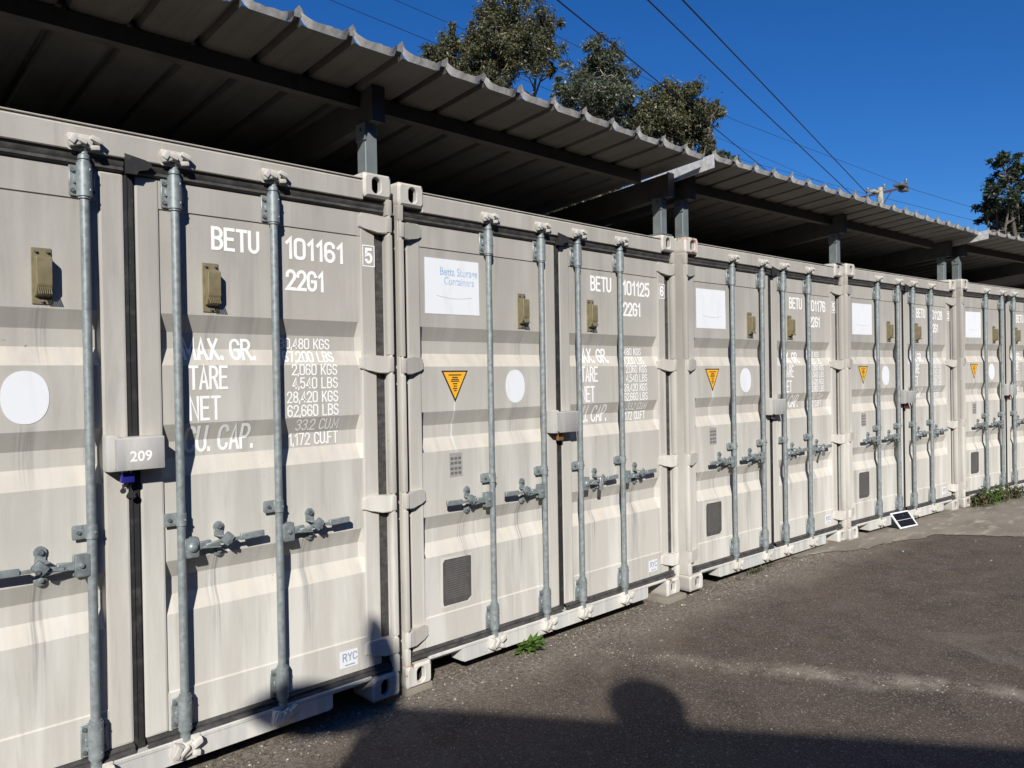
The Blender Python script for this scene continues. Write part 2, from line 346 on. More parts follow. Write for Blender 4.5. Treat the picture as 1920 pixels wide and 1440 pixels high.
def door_bm(right=True):
    """one door leaf with stiles, rails and three pressed horizontal troughs"""
    bm = bmesh.new(); X = (lambda u: u) if right else (lambda u: W - u)
    xi0, xi1, xo0, xo1 = 1.2395, 1.330, 2.280, 2.361
    # panel between the stiles; trough ends slope up to the stiles
    cols = [(xi1, False), (xi1 + .004, True), (xo0 - .018, True), (xo0, False)]
    V = [[bm.verts.new((X(u), d if full else min(d, .056 if .33 < z < 2.27 else .05), z)) for z, d in ZP] for u, full in cols]
    for A, B in zip(V, V[1:]):
        for i in range(len(ZP) - 1): bm.faces.new((A[i], B[i], B[i + 1], A[i + 1]))
    for a, b, bv in ((xi0, xi1 + .0005, .010), (xo0 - .0005, xo1, .006)):
        add_box(bm, min(X(a), X(b)), max(X(a), X(b)), .047, .105, .165, 2.403, bv, 2)
    a, b = sorted((X(xi0 + .02), X(xo1 - .02))); add_box(bm, a, b, .10, .112, .17, 2.40)
    for z0, z1 in ((.166, .20), (2.37, 2.402)): a, b = sorted((X(xi1 + .001), X(xo0 - .001))); add_box(bm, a, b, .0515, .104, z0, z1)
    return bm

def gasket_bm(right=True):
    bm = bmesh.new(); X = (lambda u: u) if right else (lambda u: W - u)
    def band(u0, u1, prof):
        a, b = sorted((X(u0), X(u1))); add_strip(bm, prof, a, b)
    band(1.242, 2.41, [(.075, 2.402), (.042, 2.4045), (.032, 2.412), (.037, 2.424), (.030, 2.434), (.028, 2.446), (.020, 2.4525), (.075, 2.4525)])
    band(1.242, 2.41, [(.075, .131), (.018, .133), (.026, .140), (.034, .146), (.032, .155), (.042, .163), (.075, .166)])
    for u0, u1, d in ((2.3615, 2.4145, .060),):
        a, b = sorted((X(u0), X(u1))); add_box(bm, a, b, d, d + .03, .134, 2.45)
    return bm
def centre_gasket_bm():
    bm = bmesh.new()
    add_prism(bm, [(1.1995, .134), (1.2385, .134), (1.2385, 2.45), (1.1995, 2.45)], .050, .070)
    add_box(bm, 1.205, 1.211, .046, .051, .17, 2.40); add_box(bm, 1.228, 1.233, .046, .051, .17, 2.40)
    add_prism(bm, [(1.200, 2.398), (1.236, 2.398), (1.246, 2.414), (1.278, 2.422), (1.296, 2.446), (1.270, 2.460), (1.194, 2.474), (1.194, 2.412)], .006, .011); add_box(bm, 1.204, 1.236, .0105, .055, 2.402, 2.45)
    return bm

def keeper_bm(u, low=False):
    bm = bmesh.new(); z0, z1 = (.165, .300) if low else (2.286, 2.410)
    add_box(bm, u - .047, u + .043, .040, .047, z0 + .004, z1 - .004, .003)
    add_box(bm, u - .024, u + .024, .018, .042, z0 + .006, z1 - .006, .004)
    add_cyl(bm, (u, .020, z0), (u, .020, z1), .0270, n=20)
    add_cyl(bm, (u, .020, z0 - .008), (u, .020, z0 + .004), .0225, n=18); add_cyl(bm, (u, .020, z1 - .004), (u, .020, z1 + .010), .0225, n=18)
    add_box(bm, u - .034, u - .022, .030, .041, z0 + .05, z0 + .078, .002)
    for du in (-.036, .034):
        for z in (z0 + .024, z1 - .024): add_cyl(bm, (u + du, .041, z), (u + du, .031, z), .0085, .0075, n=8, mi=1)
    for z in (z0 + .024, z1 - .024): add_cyl(bm, (u + .016, .004, z), (u + .012, -.0045, z), .0045, n=7, mi=1)
    return bm
def rod_bm(u):
    bm = bmesh.new(); add_cyl(bm, (u, .020, .125), (u, .020, 2.445), .0168, n=20)
    
    add_lathe(bm, (u, .020, 2.424), [(.0175, 0), (.0215, .002), (.0215, .016), (.0155, .022), (.0155, .032), (.021, .038), (.018, .052)], 16)
    add_lathe(bm, (u, .020, .088), [(.018, 0), (.0225, .006), (.0225, .012), (.0155, .016), (.0155, .030), (.020, .034), (.020, .060)], 16)
    return bm
def cam_bm(u, low=False, seed=0):
    """forked cam and its keeper claws"""
    r = random.Random(seed); bm = bmesh.new(); s = -1 if low else 1; zc = .092 if low else 2.486
    R2 = lambda a, ax: Matrix.Rotation(a, 4, ax)
    add_box(bm, u - .020, u + .020, -.010, .024, zc - .014, zc + .014, .005, 2, R2(.25 * s, 'Y'))
    add_box(bm, u - .050, u - .016, -.016, .016, zc - .017, zc + .019, .007, 2, R2(-.30 * s, 'Y'))
    add_box(bm, u + .012, u + .046, -.020, .010, zc + .002, zc + .018, .005, 2, R2(.35 * s, 'Y'))
    add_box(bm, u + .014, u + .040, -.014, .016, zc - .021, zc - .006, .005, 2, R2(-.15 * s, 'Y'))
    add_box(bm, u - .030, u + .004, -.022, -.002, zc - .006, zc + .006, .003, 1, R2(.5 * s, 'Y'))
    add_box(bm, u - .044, u - .026, -.022, -.010, zc - .012, zc + .016, .004, 2, R2(.6, 'Y'))
    add_box(bm, u - .046, u + .046, .008, .0125, zc - .026, zc + .026, .003)
    bmesh.ops.transform(bm, matrix=Matrix.Translation((u, .0125, zc)) @ Matrix.Diagonal((1.22, 1.1, 1.75 if low else 1.25, 1)) @ Matrix.Translation((-u, -.0125, -zc)), verts=bm.verts)
    return bm
def guide_bm(u):
    bm = bmesh.new(); add_cyl(bm, (u, .020, .998), (u, .020, 1.048), .0205, n=18)
    add_box(bm, u - .062, u - .010, .034, .040, .996, 1.050, .004, 2); add_box(bm, u - .022, u + .022, .018, .055, 1.0, 1.046, .003); add_box(bm, u - .060, u - .02, .040, .056, 1.002, 1.044, .002)
    add_cyl(bm, (u - .042, .036, 1.023), (u - .042, .026, 1.023), .0085, .007, n=8, mi=1); add_cyl(bm, (u + .010, .004, 1.023), (u + .006, -.004, 1.023), .005, n=7, mi=1)
    return bm
def handle_bm(u, s, dome=True):
    """hub plates, forged lever and grip, reaching sideways by s"""
    bm = bmesh.new(); X = lambda a: u + s * a
    def bx(a, b, *k, **kw): c, d = sorted((X(a), X(b))); add_box(bm, c, d, *k, **kw)
    bx(.012, .064, .004, .010, .862, .944, .006, 2); bx(.012, .064, .030, .036, .862, .944, .004, 2); bx(.008, .018, .006, .034, .866, .940, .002)
    add_lathe_y(bm, (X(.040), .004, .904), [(.022, 0), (.020, -.006), (.012, -.012), (.003, -.0145)] if dome else [(.010, 0), (.009, -.007), (.004, -.009)])
    bx(.052, .120, .010, .030, .890, .920, .003, 1, rot=Matrix.Rotation(-.08 * s, 4, 'Y'))
    bx(.095, .205, .004, .018, .900, .917, .003, 1, rot=Matrix.Rotation(-.14 * s, 4, 'Y'))
    bx(.085, .160, .006, .014, .888, .896, .002, 1, rot=Matrix.Rotation(.10 * s, 4, 'Y'))
    bx(.190, .250, .0, .010, .906, .920, .002, 1)
    bx(.240, .346, -.006, .010, .905, .931, .002, 1, rot=Matrix.Rotation(-.03 * s, 4, 'Y'))
    return bm
def add_lathe_y(bm, c, prof, n=14, mi=0):
    rings = [[bm.verts.new((c[0] + r * math.cos(2 * math.pi * i / n), c[1] + y, c[2] + r * math.sin(2 * math.pi * i / n))) for i in range(n)] for r, y in prof]
    for A, B in zip(rings, rings[1:]):
        for i in range(n): bm.faces.new((A[i], A[(i + 1) % n], B[(i + 1) % n], B[i])).material_index = mi
    bm.faces.new(rings[-1]).material_index = mi
def catch_bm(u, s):
    """retainer plate, swinging hasp and seal lug that hold the lever"""
    bm = bmesh.new(); x = u + s * .165
    add_cyl(bm, (x, .056, .968), (x, .046, .968), .022, .021, n=18); add_cyl(bm, (x, .046, .968), (x, .034, .968), .012, .009, n=8, mi=1)
    add_box(bm, x - .019, x + .019, .047, .056, .928, .968, .002)
    add_box(bm, x - .006 if s > 0 else x - .034, x + .034 if s > 0 else x + .006, -.012, -.004, .896, .946, .008, 2, Matrix.Rotation(.75 * s, 4, 'Y'))
    add_box(bm, x - .020, x + .020, -.008, .046, .928, .936, .003, 1, Matrix.Rotation(.15 * s, 4, 'Y'))
    add_cyl(bm, (x + s * .022, -.012, .908), (x + s * .022, -.019, .908), .009, n=10, mi=1)
    add_box(bm, x - .008, x + .008, -.006, .050, .930, .938, .001)
    return bm
def lug_bm(u, s):
    bm = bmesh.new(); add_lathe_y(bm, (u + s * .165, .056, .866), [(.025, 0), (.024, -.006), (.020, -.009), (.011, -.010), (.010, -.018), (.004, -.020)], 16); return bm
def hinge_bm(z, right=True):
    bm = bmesh.new(); X = (lambda u: u) if right else (lambda u: W - u)
    poly = [(2.266, z - .020), (2.268, z + .030), (2.285, z + .040), (2.34, z + .043), (2.412, z + .036), (2.412, z - .046), (2.36, z - .044), (2.30, z - .030)]
    # blade: thin at the tip, standing proud at the knuckle
    fr = [bm.verts.new((X(x), .040 - .034 * min(1, max(0, (x - 2.27) / .11)), zz)) for x, zz in poly]; bk = [bm.verts.new((X(x), .060, zz)) for x, zz in poly]
    bm.faces.new(fr); bm.faces.new(bk); n = len(poly)
    for i in range(n): bm.faces.new((fr[i], fr[(i + 1) % n], bk[(i + 1) % n], bk[i]))
    bmesh.ops.bevel(bm, geom=[e for e in bm.edges if all(v.co.y < .045 for v in e.verts)], offset=.004, segments=2, affect='EDGES')
    a, b = sorted((X(2.405), X(2.434))); add_box(bm, a, b, -.002, .055, z - .040, z + .036, .006, 2)
    return bm
def post_bm(right=True):
    bm = bmesh.new(); X = (lambda u: u) if right else (lambda u: W - u)
    def bx(a, b, *k): c, d = sorted((X(a), X(b))); add_box(bm, c, d, *k)
    HZ = [2.350, 1.657, .965, .252]; zz = [2.474] + sum([[h + .045, h - .050] for h in HZ], []) + [.117]
    bx(2.415, 2.4365, .016, .12, .117, 2.474, .002)
    for a, b in zip(zz[0::2], zz[1::2]): bx(2.409, 2.4375, .0015, .040, b, a, .006, 2)
    bx(2.409, 2.437, .10, .16, .12, 2.472, .002)
    for h in HZ: add_cyl(bm, (X(2.424), .012, h - .052), (X(2.424), .012, h + .047), .010, n=10)
    return bm
def vent_bm(x0, x1):
    bm = bmesh.new(); z0, z1 = 1.876, 2.084
    add_box(bm, x0, x1, .051, .0555, z0, z1, .002)
    xa, xb = x0 + .008, x1 - .006
    prof = [(.052, 2.052), (.014, 2.048), (.010, 2.040), (.010, 1.945), (.030, 1.908), (.052, 1.902)]
    A = [bm.verts.new((xa, y, z)) for y, z in prof]; B = [bm.verts.new((xb, y, z)) for y, z in prof]
    for i in range(len(prof) - 1): bm.faces.new((A[i], B[i], B[i + 1], A[i + 1]))
    bm.faces.new(A); bm.faces.new(B)
    bmesh.ops.bevel(bm, geom=[e for e in bm.edges if e.verts[0] in set(A) | set(B) and e.verts[1] in set(A) | set(B)], offset=.0025, segments=1, affect='EDGES')
    for i in range(7): x = xa + .006 + i * (xb - xa - .012) / 6; add_box(bm, x - .0012, x + .0012, .010, .014, 1.908, 1.944, 0, 1, Matrix.Rotation(-.5, 4, 'X'))
    for x, z in ((x0 + .014, 2.070), (x1 - .014, 2.070), ((x0 + x1) / 2, 1.888)): add_cyl(bm, (x, .052, z), (x, .042, z), .006, .005, n=8, mi=1)
    return bm

# ------------------------------------------------------------------ stroke lettering
def arc(cx, cy, rx, ry, a0, a1, n=7): return [(cx + rx * math.cos(rad(a0 + (a1 - a0) * i / n)), cy + ry * math.sin(rad(a0 + (a1 - a0) * i / n))) for i in range(n + 1)]
q = .19
def rr(x0, x1, y0, y1): return arc(x1 - q, y1 - q, q, q, 0, 90, 4) + arc(x0 + q, y1 - q, q, q, 90, 180, 4) + arc(x0 + q, y0 + q, q, q, 180, 270, 4) + arc(x1 - q, y0 + q, q, q, 270, 360, 4)
G = {
 '0': [rr(0, .5, 0, 1) + [(.5, 1 - q)]], '1': [[(.05, .78), (.25, 1), (.25, 0)]],
 '2': [[(0, .72)] + arc(.25, .75, .25, .25, 180, 0, 8) + [(.48, .6), (0, 0), (.5, 0)]],
 '3': [[(0, .8)] + arc(.25, .77, .25, .23, 160, -80, 9) + [(.2, .53)], [(.25, .53)] + arc(.24, .27, .26, .27, 80, -160, 9)],
 '4': [[(.38, 0), (.38, 1), (0, .25), (.5, .25)]],
 '5': [[(.46, 1), (.05, 1), (.03, .55)] + arc(.25, .32, .25, .32, 120, -150, 10)],
 '6': [[(.48, .8)] + arc(.25, .75, .25, .25, 20, 180, 7) + [(0, .30)], arc(.25, .28, .25, .28, 180, 540, 14)],
 '7': [[(0, 1), (.5, 1), (.18, 0)]],
 '8': [arc(.25, .76, .22, .24, 270, 630, 14), arc(.25, .26, .25, .26, 90, 450, 14)],
 '9': [[(.02, .2)] + arc(.25, .25, .25, .25, 200, 360, 7) + [(.5, .70)], arc(.25, .72, .25, .28, 0, 360, 14)],
 'A': [[(0, 0), (.25, 1), (.5, 0)], [(.09, .3), (.41, .3)]],
 'B': [[(0, 0), (0, 1)], [(0, 1)] + arc(.24, .76, .24, .24, 90, -90, 7) + [(0, .52)], [(.2, .52)] + arc(.24, .26, .26, .26, 90, -90, 7) + [(0, 0)]],
 'C': [arc(.25, .75, .25, .25, 10, 180, 7) + arc(.25, .25, .25, .25, 180, 350, 7)],
 'E': [[(.46, 1), (0, 1), (0, 0), (.46, 0)], [(0, .52), (.40, .52)]], 'F': [[(.46, 1), (0, 1), (0, 0)], [(0, .52), (.38, .52)]],
 'G': [arc(.25, .75, .25, .25, 10, 180, 7) + arc(.25, .25, .25, .25, 180, 360, 7) + [(.5, .48), (.27, .48)]],
 'K': [[(0, 0), (0, 1)], [(.48, 1), (.02, .42)], [(.16, .6), (.5, 0)]], 'L': [[(0, 1), (0, 0), (.44, 0)]],
 'M': [[(0, 0), (0, 1), (.3, .25), (.6, 1), (.6, 0)]], 'N': [[(0, 0), (0, 1), (.48, 0), (.48, 1)]],
 'P': [[(0, 0), (0, 1)], [(0, 1)] + arc(.24, .73, .25, .27, 90, -90, 7) + [(0, .46)]],
 'R': [[(0, 0), (0, 1)], [(0, 1)] + arc(.24, .75, .25, .25, 90, -90, 7) + [(0, .5)], [(.26, .5), (.5, 0)]],
 'S': [arc(.25, .76, .24, .24, 20, 270, 10) + arc(.25, .26, .25, .26, 90, -165, 10)],
 'T': [[(0, 1), (.5, 1)], [(.25, 1), (.25, 0)]], 'U': [[(0, 1), (0, .25)] + arc(.25, .25, .25, .25, 180, 360, 8) + [(.5, 1)]],
 'X': [[(0, 0), (.48, 1)], [(0, 1), (.48, 0)]], 'Y': [[(0, 1), (.25, .5), (.5, 1)], [(.25, .5), (.25, 0)]],
 '.': [[(0, -.0), (0, .09)]], ',': [[(0, .1), (-.03, -.12)]],
}
GW = {'M': .6, '.': .0, ',': .0, '1': .3, ' ': .34}
def stroke(bm, pts, w, f, lift):
    closed = (Vector(pts[0]) - Vector(pts[-1])).length < w * .1
    if closed: pts = pts[:-1]
    n = len(pts); Lf = []; Rt = []
    for i in range(n):
        a = Vector(pts[i - 1 if closed else max(i - 1, 0)]); b = Vector(pts[i]); c = Vector(pts[(i + 1) % n if closed else min(i + 1, n - 1)])
        d1 = (b - a).normalized() if i or closed else (c - b).normalized(); d2 = (c - b).normalized() if i < n - 1 or closed else d1
        nn = Vector((-d1.y, d1.x)) + Vector((-d2.y, d2.x)); 
        if nn.length < 1e-4: nn = Vector((-d1.y, d1.x))
        nn.normalize(); k = w / 2 / max(.45, nn.dot(Vector((-d1.y, d1.x))))
        e = d1 * (0 if closed else -w / 2 if i == 0 else w / 2 if i == n - 1 else 0) * .92
        Lf.append(b + nn * k + e); Rt.append(b - nn * k + e)
    A = [bm.verts.new(f(v, lift)) for v in Lf]; B = [bm.verts.new(f(v, lift)) for v in Rt]
    for i in range(n if closed else n - 1): bm.faces.new((A[i], A[(i + 1) % n], B[(i + 1) % n], B[i]))
def text_bm(bm, s, u0, u1, z0, z1, sw=.19, follow=True, y=None):
    """lettering painted on the door: follows the pressed profile of the sheet"""
    x = 0; glyphs = []
    for ch in s:
        if ch != ' ': glyphs.append((ch, x))
        x += GW.get(ch, .5) + (.21 if ch != ' ' else .1)
    tot = x - .21; h = z1 - z0; cap = h / (1 + sw); wx = (u1 - u0 - sw * cap * .8) / tot
    tmp = bmesh.new(); lay = 0
    for ch, gx in glyphs:
        for pl in G[ch]:
            pp = []; last = None
            for p in pl:
                v = (u0 + sw * cap * .4 + (gx + p[0]) * wx, z0 + sw * cap / 2 + p[1] * cap)
                if last is None or (abs(v[0] - last[0]) + abs(v[1] - last[1])) > 1e-5: pp.append(v); last = v
            stroke(tmp, pp, sw * cap * (.86 if wx < cap * .8 else 1), lambda v, l: (v.x, l, v.y), lay * .00015); lay = (lay + 1) % 5
    if follow:
        for zc, _ in ZP: bmesh.ops.bisect_plane(tmp, geom=tmp.verts[:] + tmp.edges[:] + tmp.faces[:], plane_co=(0, 0, zc), plane_no=(0, 0, 1))
    vm = {}
    for v in tmp.verts: vm[v] = bm.verts.new((v.co.x, (dep(v.co.z) if follow else y) - .0012 - v.co.y, v.co.z))
    for f in tmp.faces: bm.faces.new([vm[v] for v in f.verts])
    tmp.free()
def flat(name, pts, y, mats, parent, th=.0012):
    bm = bmesh.new(); add_prism(bm, pts, y - th, y + .0004); return obj(name, bm, mats, parent, 0)
def oval(cx, cz, rx, rz, p=2.2, n=40): return [(cx + rx * math.copysign(abs(math.cos(2 * math.pi * i / n)) ** (2 / p), math.cos(2 * math.pi * i / n)), cz + rz * math.copysign(abs(math.sin(2 * math.pi * i / n)) ** (2 / p), math.sin(2 * math.pi * i / n))) for i in range(n)]
def rect(x0, x1, z0, z1): return [(x0, z0), (x1, z0), (x1, z1), (x0, z1)]

# ------------------------------------------------------------------ build one container
def build_container():
    t = thing('shipping_container', 'x', 'container')
    bm = bmesh.new(); add_box(bm, .158, W - .158, .012, .10, 2.455, 2.548, .004); add_box(bm, .150, W - .150, .018, .16, 2.540, 2.5535); add_box(bm, .150, W - .150, .010, .16, 2.556, 2.562, .0015); obj('header_rail', bm, 'paint', t)
    bm = bmesh.new(); add_box(bm, .158, W - .158, .012, .11, .1125, .132, .004)
    add_prism(bm, [(.385, .113), (.385, .048), (.392, .040), (2.048, .040), (2.055, .048), (2.055, .113)], .0125, .030); add_box(bm, .386, 2.054, .03, .11, .041, .112)
    add_box(bm, .16, .3845, .032, .11, .100, .1128); add_box(bm, 2.0555, W - .16, .032, .11, .100, .1128)
    add_box(bm, .379, .3852, .013, .11, .046, .1124); add_box(bm, 2.0548, 2.061, .013, .11, .046, .1124)
    obj('bottom_rail', bm, 'sill', t)
    for right in (False, True):
        for top in (False, True):
            o = obj('corner_casting', casting_bm(not right), ['casting', 'void'], t); 
            o.data.transform(Matrix.Translation((W - .162 if right else 0, 0, H - .118 if top else 0)))
            o = obj('corner_casting', casting_bm(not right), ['casting', 'void'], t); o.data.transform(Matrix.Diagonal((1, -1, 1, 1))); o.data.flip_normals(); o.data.transform(Matrix.Translation((W - .162 if right else 0, L, H - .118 if top else 0)))
    # corrugated sides, end, roof and floor
    for x, s in ((.022, 1), (W - .022, -1)):
        bm = bmesh.new(); prof = []; yy = .17
        while yy < L - .2: prof += [(0, yy), (0, yy + .07), (.036, yy + .138), (.036, yy + .208)]; yy += .278
        A = [bm.verts.new((x + s * a, y, .12)) for a, y in prof]; B = [bm.verts.new((x + s * a, y, 2.53)) for a, y in prof]
        for i in range(len(prof) - 1): bm.faces.new((A[i], A[i + 1], B[i + 1], B[i]))
        add_box(bm, x - .018, x + .018, .17, L - .17, .01, .13); add_box(bm, x - .018, x + .018, .17, L - .17, 2.52, 2.575)
        obj('side_wall', bm, 'paint', t, 25)
    bm = bmesh.new(); add_box(bm, .05, W - .05, L - .08, L - .04, .1, 2.55); add_box(bm, .01, W - .01, L - .16, L - .003, .118, 2.473); obj('end_wall', bm, 'paint', t)
    bm = bmesh.new(); prof = []; yy = .16
    while yy < L - .2: prof += [(yy, 2.560), (yy + .09, 2.560), (yy + .104, 2.580), (yy + .195, 2.580)]; yy += .209
    add_strip(bm, prof, .03, W - .03); obj('roof_panel', bm, 'paint', t, 25)
    bm = bmesh.new(); add_box(bm, .04, W - .04, .115, L - .1, .125, .16)
    yy = .4
    while yy < L - .2: add_box(bm, .045, W - .045, yy, yy + .045, .045, .124); yy += .45
    obj('floor', bm, 'void', t)
    for right in (False, True):
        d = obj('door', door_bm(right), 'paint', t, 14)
        for z in (2.350, 1.657, .965, .252): obj('hinge', hinge_bm(z, right), 'paint', d, 40)
        obj('gasket', gasket_bm(right), 'seal', d, 40)
        vx = (1.504, 1.573) if right else (.880, .946)
        obj('vent', vent_bm(*vx), ['olive', 'bolt'], d, 30)
        obj('corner_post', post_bm(right), 'paint', t, 40)
    obj('centre_gasket', centre_gasket_bm(), 'rubber', t, 30)
    for i, u in enumerate(RODS):
        s = -1 if i < 2 else 1; r = obj('lock_rod', rod_bm(u), 'galv', t, 40)
        obj('keeper_bracket', keeper_bm(u), ['galv', 'bolt'], r, 40); obj('keeper_bracket', keeper_bm(u, True), ['galv', 'bolt'], r, 40)
        obj('rod_guide', guide_bm(u), ['galv', 'bolt'], r, 40); obj('handle', handle_bm(u, s, i == 2), 'galv', r, 40)
        obj('handle_catch', catch_bm(u, s), ['galv', 'bolt'], r, 40); obj('handle_lug', lug_bm(u, s), 'galv', r, 40)
        obj('cam', cam_bm(u, False, i), 'cream', r, 40); obj('cam', cam_bm(u, True, i + 9), 'cream', r, 40)
    # lock box across the door seam
    bm = bmesh.new(); add_box(bm, 1.101, 1.150, -.020, .046, 1.243, 1.3845, .010, 2); lb = obj('lock_box', bm, 'lockbox', t, 40)
    bm = bmesh.new(); add_box(bm, 1.129, 1.305, -.040, -.034, 1.247, 1.372, .002); add_box(bm, 1.129, 1.305, -.034, .046, 1.365, 1.372, .002); add_box(bm, 1.299, 1.305, -.034, .046, 1.247, 1.366, .002)
    bmesh.ops.bevel(bm, geom=[e for e in bm.edges if e.calc_length() > .1 and all(v.co.y < -.038 for v in e.verts)], offset=.002, segments=1, affect='EDGES')
    add_box(bm, 1.128, 1.134, -.034, .046, 1.255, 1.366); add_tube(bm, [(1.305, .0, 1.27), (1.318, -.004, 1.265), (1.322, -.004, 1.28), (1.314, .0, 1.295)], .003, 6)
    obj('lock_box_cover', bm, 'lockbox', lb, 40)
    return t

PLACE = [(-2.438, 0.0, 0.0, 0.0), (0.0601, 0.0281, -0.0075, 0.0), (2.5507, -0.0209, -0.0080, -0.0456), (4.9792, -0.1644, 0.0023, -0.0874), (7.4459, -0.4229, 0.0190, -0.1397)]
LABELS = ['nearest grey shipping container, cut by the left edge, 209 on its lock box',
          'grey shipping container with faded blue lettering on its white square sign',
          'grey shipping container in the middle, rust on its top left corner casting',
          'grey shipping container with the small solar panel leaning on its sill',
          'farthest grey shipping container, cut by the right edge, weeds along its sill']
NUM = [('101161', '5'), ('101125', '6'), ('101176', '5'), ('101128', '2'), (None, None)]
proto = build_container(); conts = []
for i, (x, y, z, a) in enumerate(PLACE):
    c = proto if i == 0 else copy_tree(proto)
    c.location = (x, y, z); c.rotation_euler = (0, 0, a); c['label'] = LABELS[i]; c['group'] = 'shipping containers standing in a row'; conts.append(c)
for ch in conts[2].children:
    if ch.name.startswith('corner_casting'):
        v = ch.data.vertices; mx = max(q_.co.z for q_ in v); xx = max(q_.co.x for q_ in v); yy_ = max(q_.co.y for q_ in v)
        if mx > 2.5 and xx < .2 and yy_ < .3: ch.data = ch.data.copy(); ch.data.materials[0] = M['rusty']; ch['label'] = 'rust streaked corner casting'
def part_of(c, name, k=0): return [o for o in c.children if o.name.split('.')[0] == name][k]

def text_obj(body, size, loc, mats, parent, sx=1.0, bold=0.0):
    cu = bpy.data.curves.new('lettering', 'FONT'); cu.body = body; cu.size = size; cu.align_x = 'CENTER'; cu.offset = bold; cu.resolution_u = 3
    o = bpy.data.objects.new('lettering_source', cu); C.objects.link(o); bpy.context.view_layer.update()
    me = bpy.data.meshes.new_from_object(o.evaluated_get(bpy.context.evaluated_depsgraph_get())); bpy.data.objects.remove(o)
    me.transform(Matrix.Translation(loc) @ Matrix.Rotation(rad(90), 4, 'X') @ Matrix.Diagonal((sx, 1, 1, 1)))
    me.materials.clear(); me.materials.append(M[mats]); n = bpy.data.objects.new('lettering', me); C.objects.link(n); n.parent = parent; return n

RT = [('30,480 KGS', 1.863, 2.123, 1.727, 1.778), ('67,200 LBS', 1.873, 2.133, 1.666, 1.717), ('2,060 KGS', 1.906, 2.142, 1.605, 1.657), ('4,540 LBS', 1.907, 2.144, 1.542, 1.596), ('28,420 KGS', 1.880, 2.145, 1.478, 1.532), ('62,660 LBS', 1.881, 2.146, 1.414, 1.470), ('33.2 CU.M', 1.931, 2.153, 1.348, 1.402), ('1,172 CU.FT', 1.901, 2.160, 1.279, 1.338)]
LT = [('MAX. GR.', 1.428, 1.741, 1.674, 1.769), ('TARE', 1.440, 1.609, 1.548, 1.652), ('NET', 1.440, 1.574, 1.418, 1.524), ('CU. CAP.', 1.428, 1.729, 1.284, 1.400)]
for i, c in enumerate(conts):
    dl, dr = part_of(c, 'door', 0), part_of(c, 'door', 1)
    def line(name, *a, **k):
        bm = bmesh.new(); text_bm(bm, *a, **k); return obj(name, bm, 'white_paint', dr, 0, False)
    line('registration_lettering', 'BETU', 1.547, 1.760, 2.143, 2.244, .17)
    line('type_lettering', '22G1', 1.886, 2.080, 1.994, 2.091, .185)
    if NUM[i][0]:
        line('registration_lettering', NUM[i][0], 1.883, 2.188, 2.137, 2.238, .185)
        line('check_digit', NUM[i][1], 2.303, 2.346, 2.152, 2.230, .22, False, .047)
        bm = bmesh.new()
        V = [bm.verts.new((x, .0458, z)) for x, z in ((2.289, 2.137), (2.3595, 2.137), (2.3595, 2.243), (2.289, 2.243), (2.2935, 2.142), (2.355, 2.142), (2.355, 2.238), (2.2935, 2.238))]
        for k in range(4): bm.faces.new((V[k], V[(k + 1) % 4], V[4 + (k + 1) % 4], V[4 + k]))
        obj('check_digit_border', bm, 'white_paint', dr, 0)
    for s in LT: line('weight_lettering', *s, sw=.15)
    for s in RT: line('weight_lettering', *s, sw=.14)
    # stickers and plates on the left leaf
    sgn = flat('square_sign', [(.198, 1.935), (.580, 1.938), (.578, 2.236), (.200, 2.234)], .0555, 'white_vinyl', dl, .0015)
    if i == 1:
        bm = bmesh.new(); 
        text_obj('Betta Storage', .062, (.435, .0535, 2.148), 'faded_ink', sgn, .80, .0012); text_obj('Containers', .060, (.435, .0535, 2.098), 'faded_ink', sgn, .80, .0008)
    bm = bmesh.new(); add_tube(bm, [(.275 + k * .028, .0538, 2.035 - .012 * math.sin(k / 9 * math.pi)) for k in range(10)], .0009, 4); obj('crease', bm, 'grey_label', sgn)
    wsn = flat('warning_triangle', [(.300, 1.630), (.486, 1.630), (.393, 1.458)], .0555, 'black', dl, .0012)
    wf = flat('warning_face', [(.313, 1.622), (.473, 1.622), (.393, 1.476)], .0542, 'orange', wsn, .0008)
    bm = bmesh.new()
    for k, (wd, z) in enumerate(((.045, 1.606), (.020, 1.593), (.026, 1.582), (.030, 1.572), (.016, 1.558), (.012, 1.545), (.015, 1.532), (.010, 1.520))): add_box(bm, .393 - wd, .393 + wd, .0526, .0533, z - .0028, z + .0028)
    obj('warning_lettering', bm, 'black', wsn, 0)
    flat('oval_sticker', oval(.853, 1.535, .077, .097), .0555, 'white_vinyl', dl)
    lab = flat('worn_label', rect(.345, .436, 1.050, 1.180), .0555, 'grey_label', dl)
    bm = bmesh.new(); rn = random.Random(i)
    for z in (1.15, 1.125, 1.095, 1.07):
        for k in range(3): add_box(bm, .352 + k * .027, .372 + k * .027, .0535, .0542, z - .008, z + .006)
    obj('label_print', bm, 'plate_print', lab, 0)
    pl = flat('data_plate', [(.290, .357), (.455, .357), (.484, .378), (.486, .600), (.470, .604), (.300, .606), (.287, .590), (.285, .38)], .0555, 'plate', dl, .002)
    flat('plate_mount', rect(.275, .496, .347, .616), .0558, 'paint', pl, .0008)
    bm = bmesh.new()
    for k in range(17): add_box(bm, .302, .470 - rn.random() * .03, .0526, .0533, .392 + k * .0122, .3955 + k * .0122)
    obj('plate_lettering', bm, 'plate_print', pl, 0)
    rs = flat('small_sticker', rect(2.124, 2.222, .198, .278), .0495, 'white_vinyl', dr)
    bm = bmesh.new(); text_bm(bm, 'RYC', 2.138, 2.218, .228, .268, .17, False, .0482); add_box(bm, 2.150, 2.205, .0462, .0468, .208, .213); obj('sticker_lettering', bm, 'grey_ink', rs, 0, False)
lb = part_of(conts[0], 'lock_box')
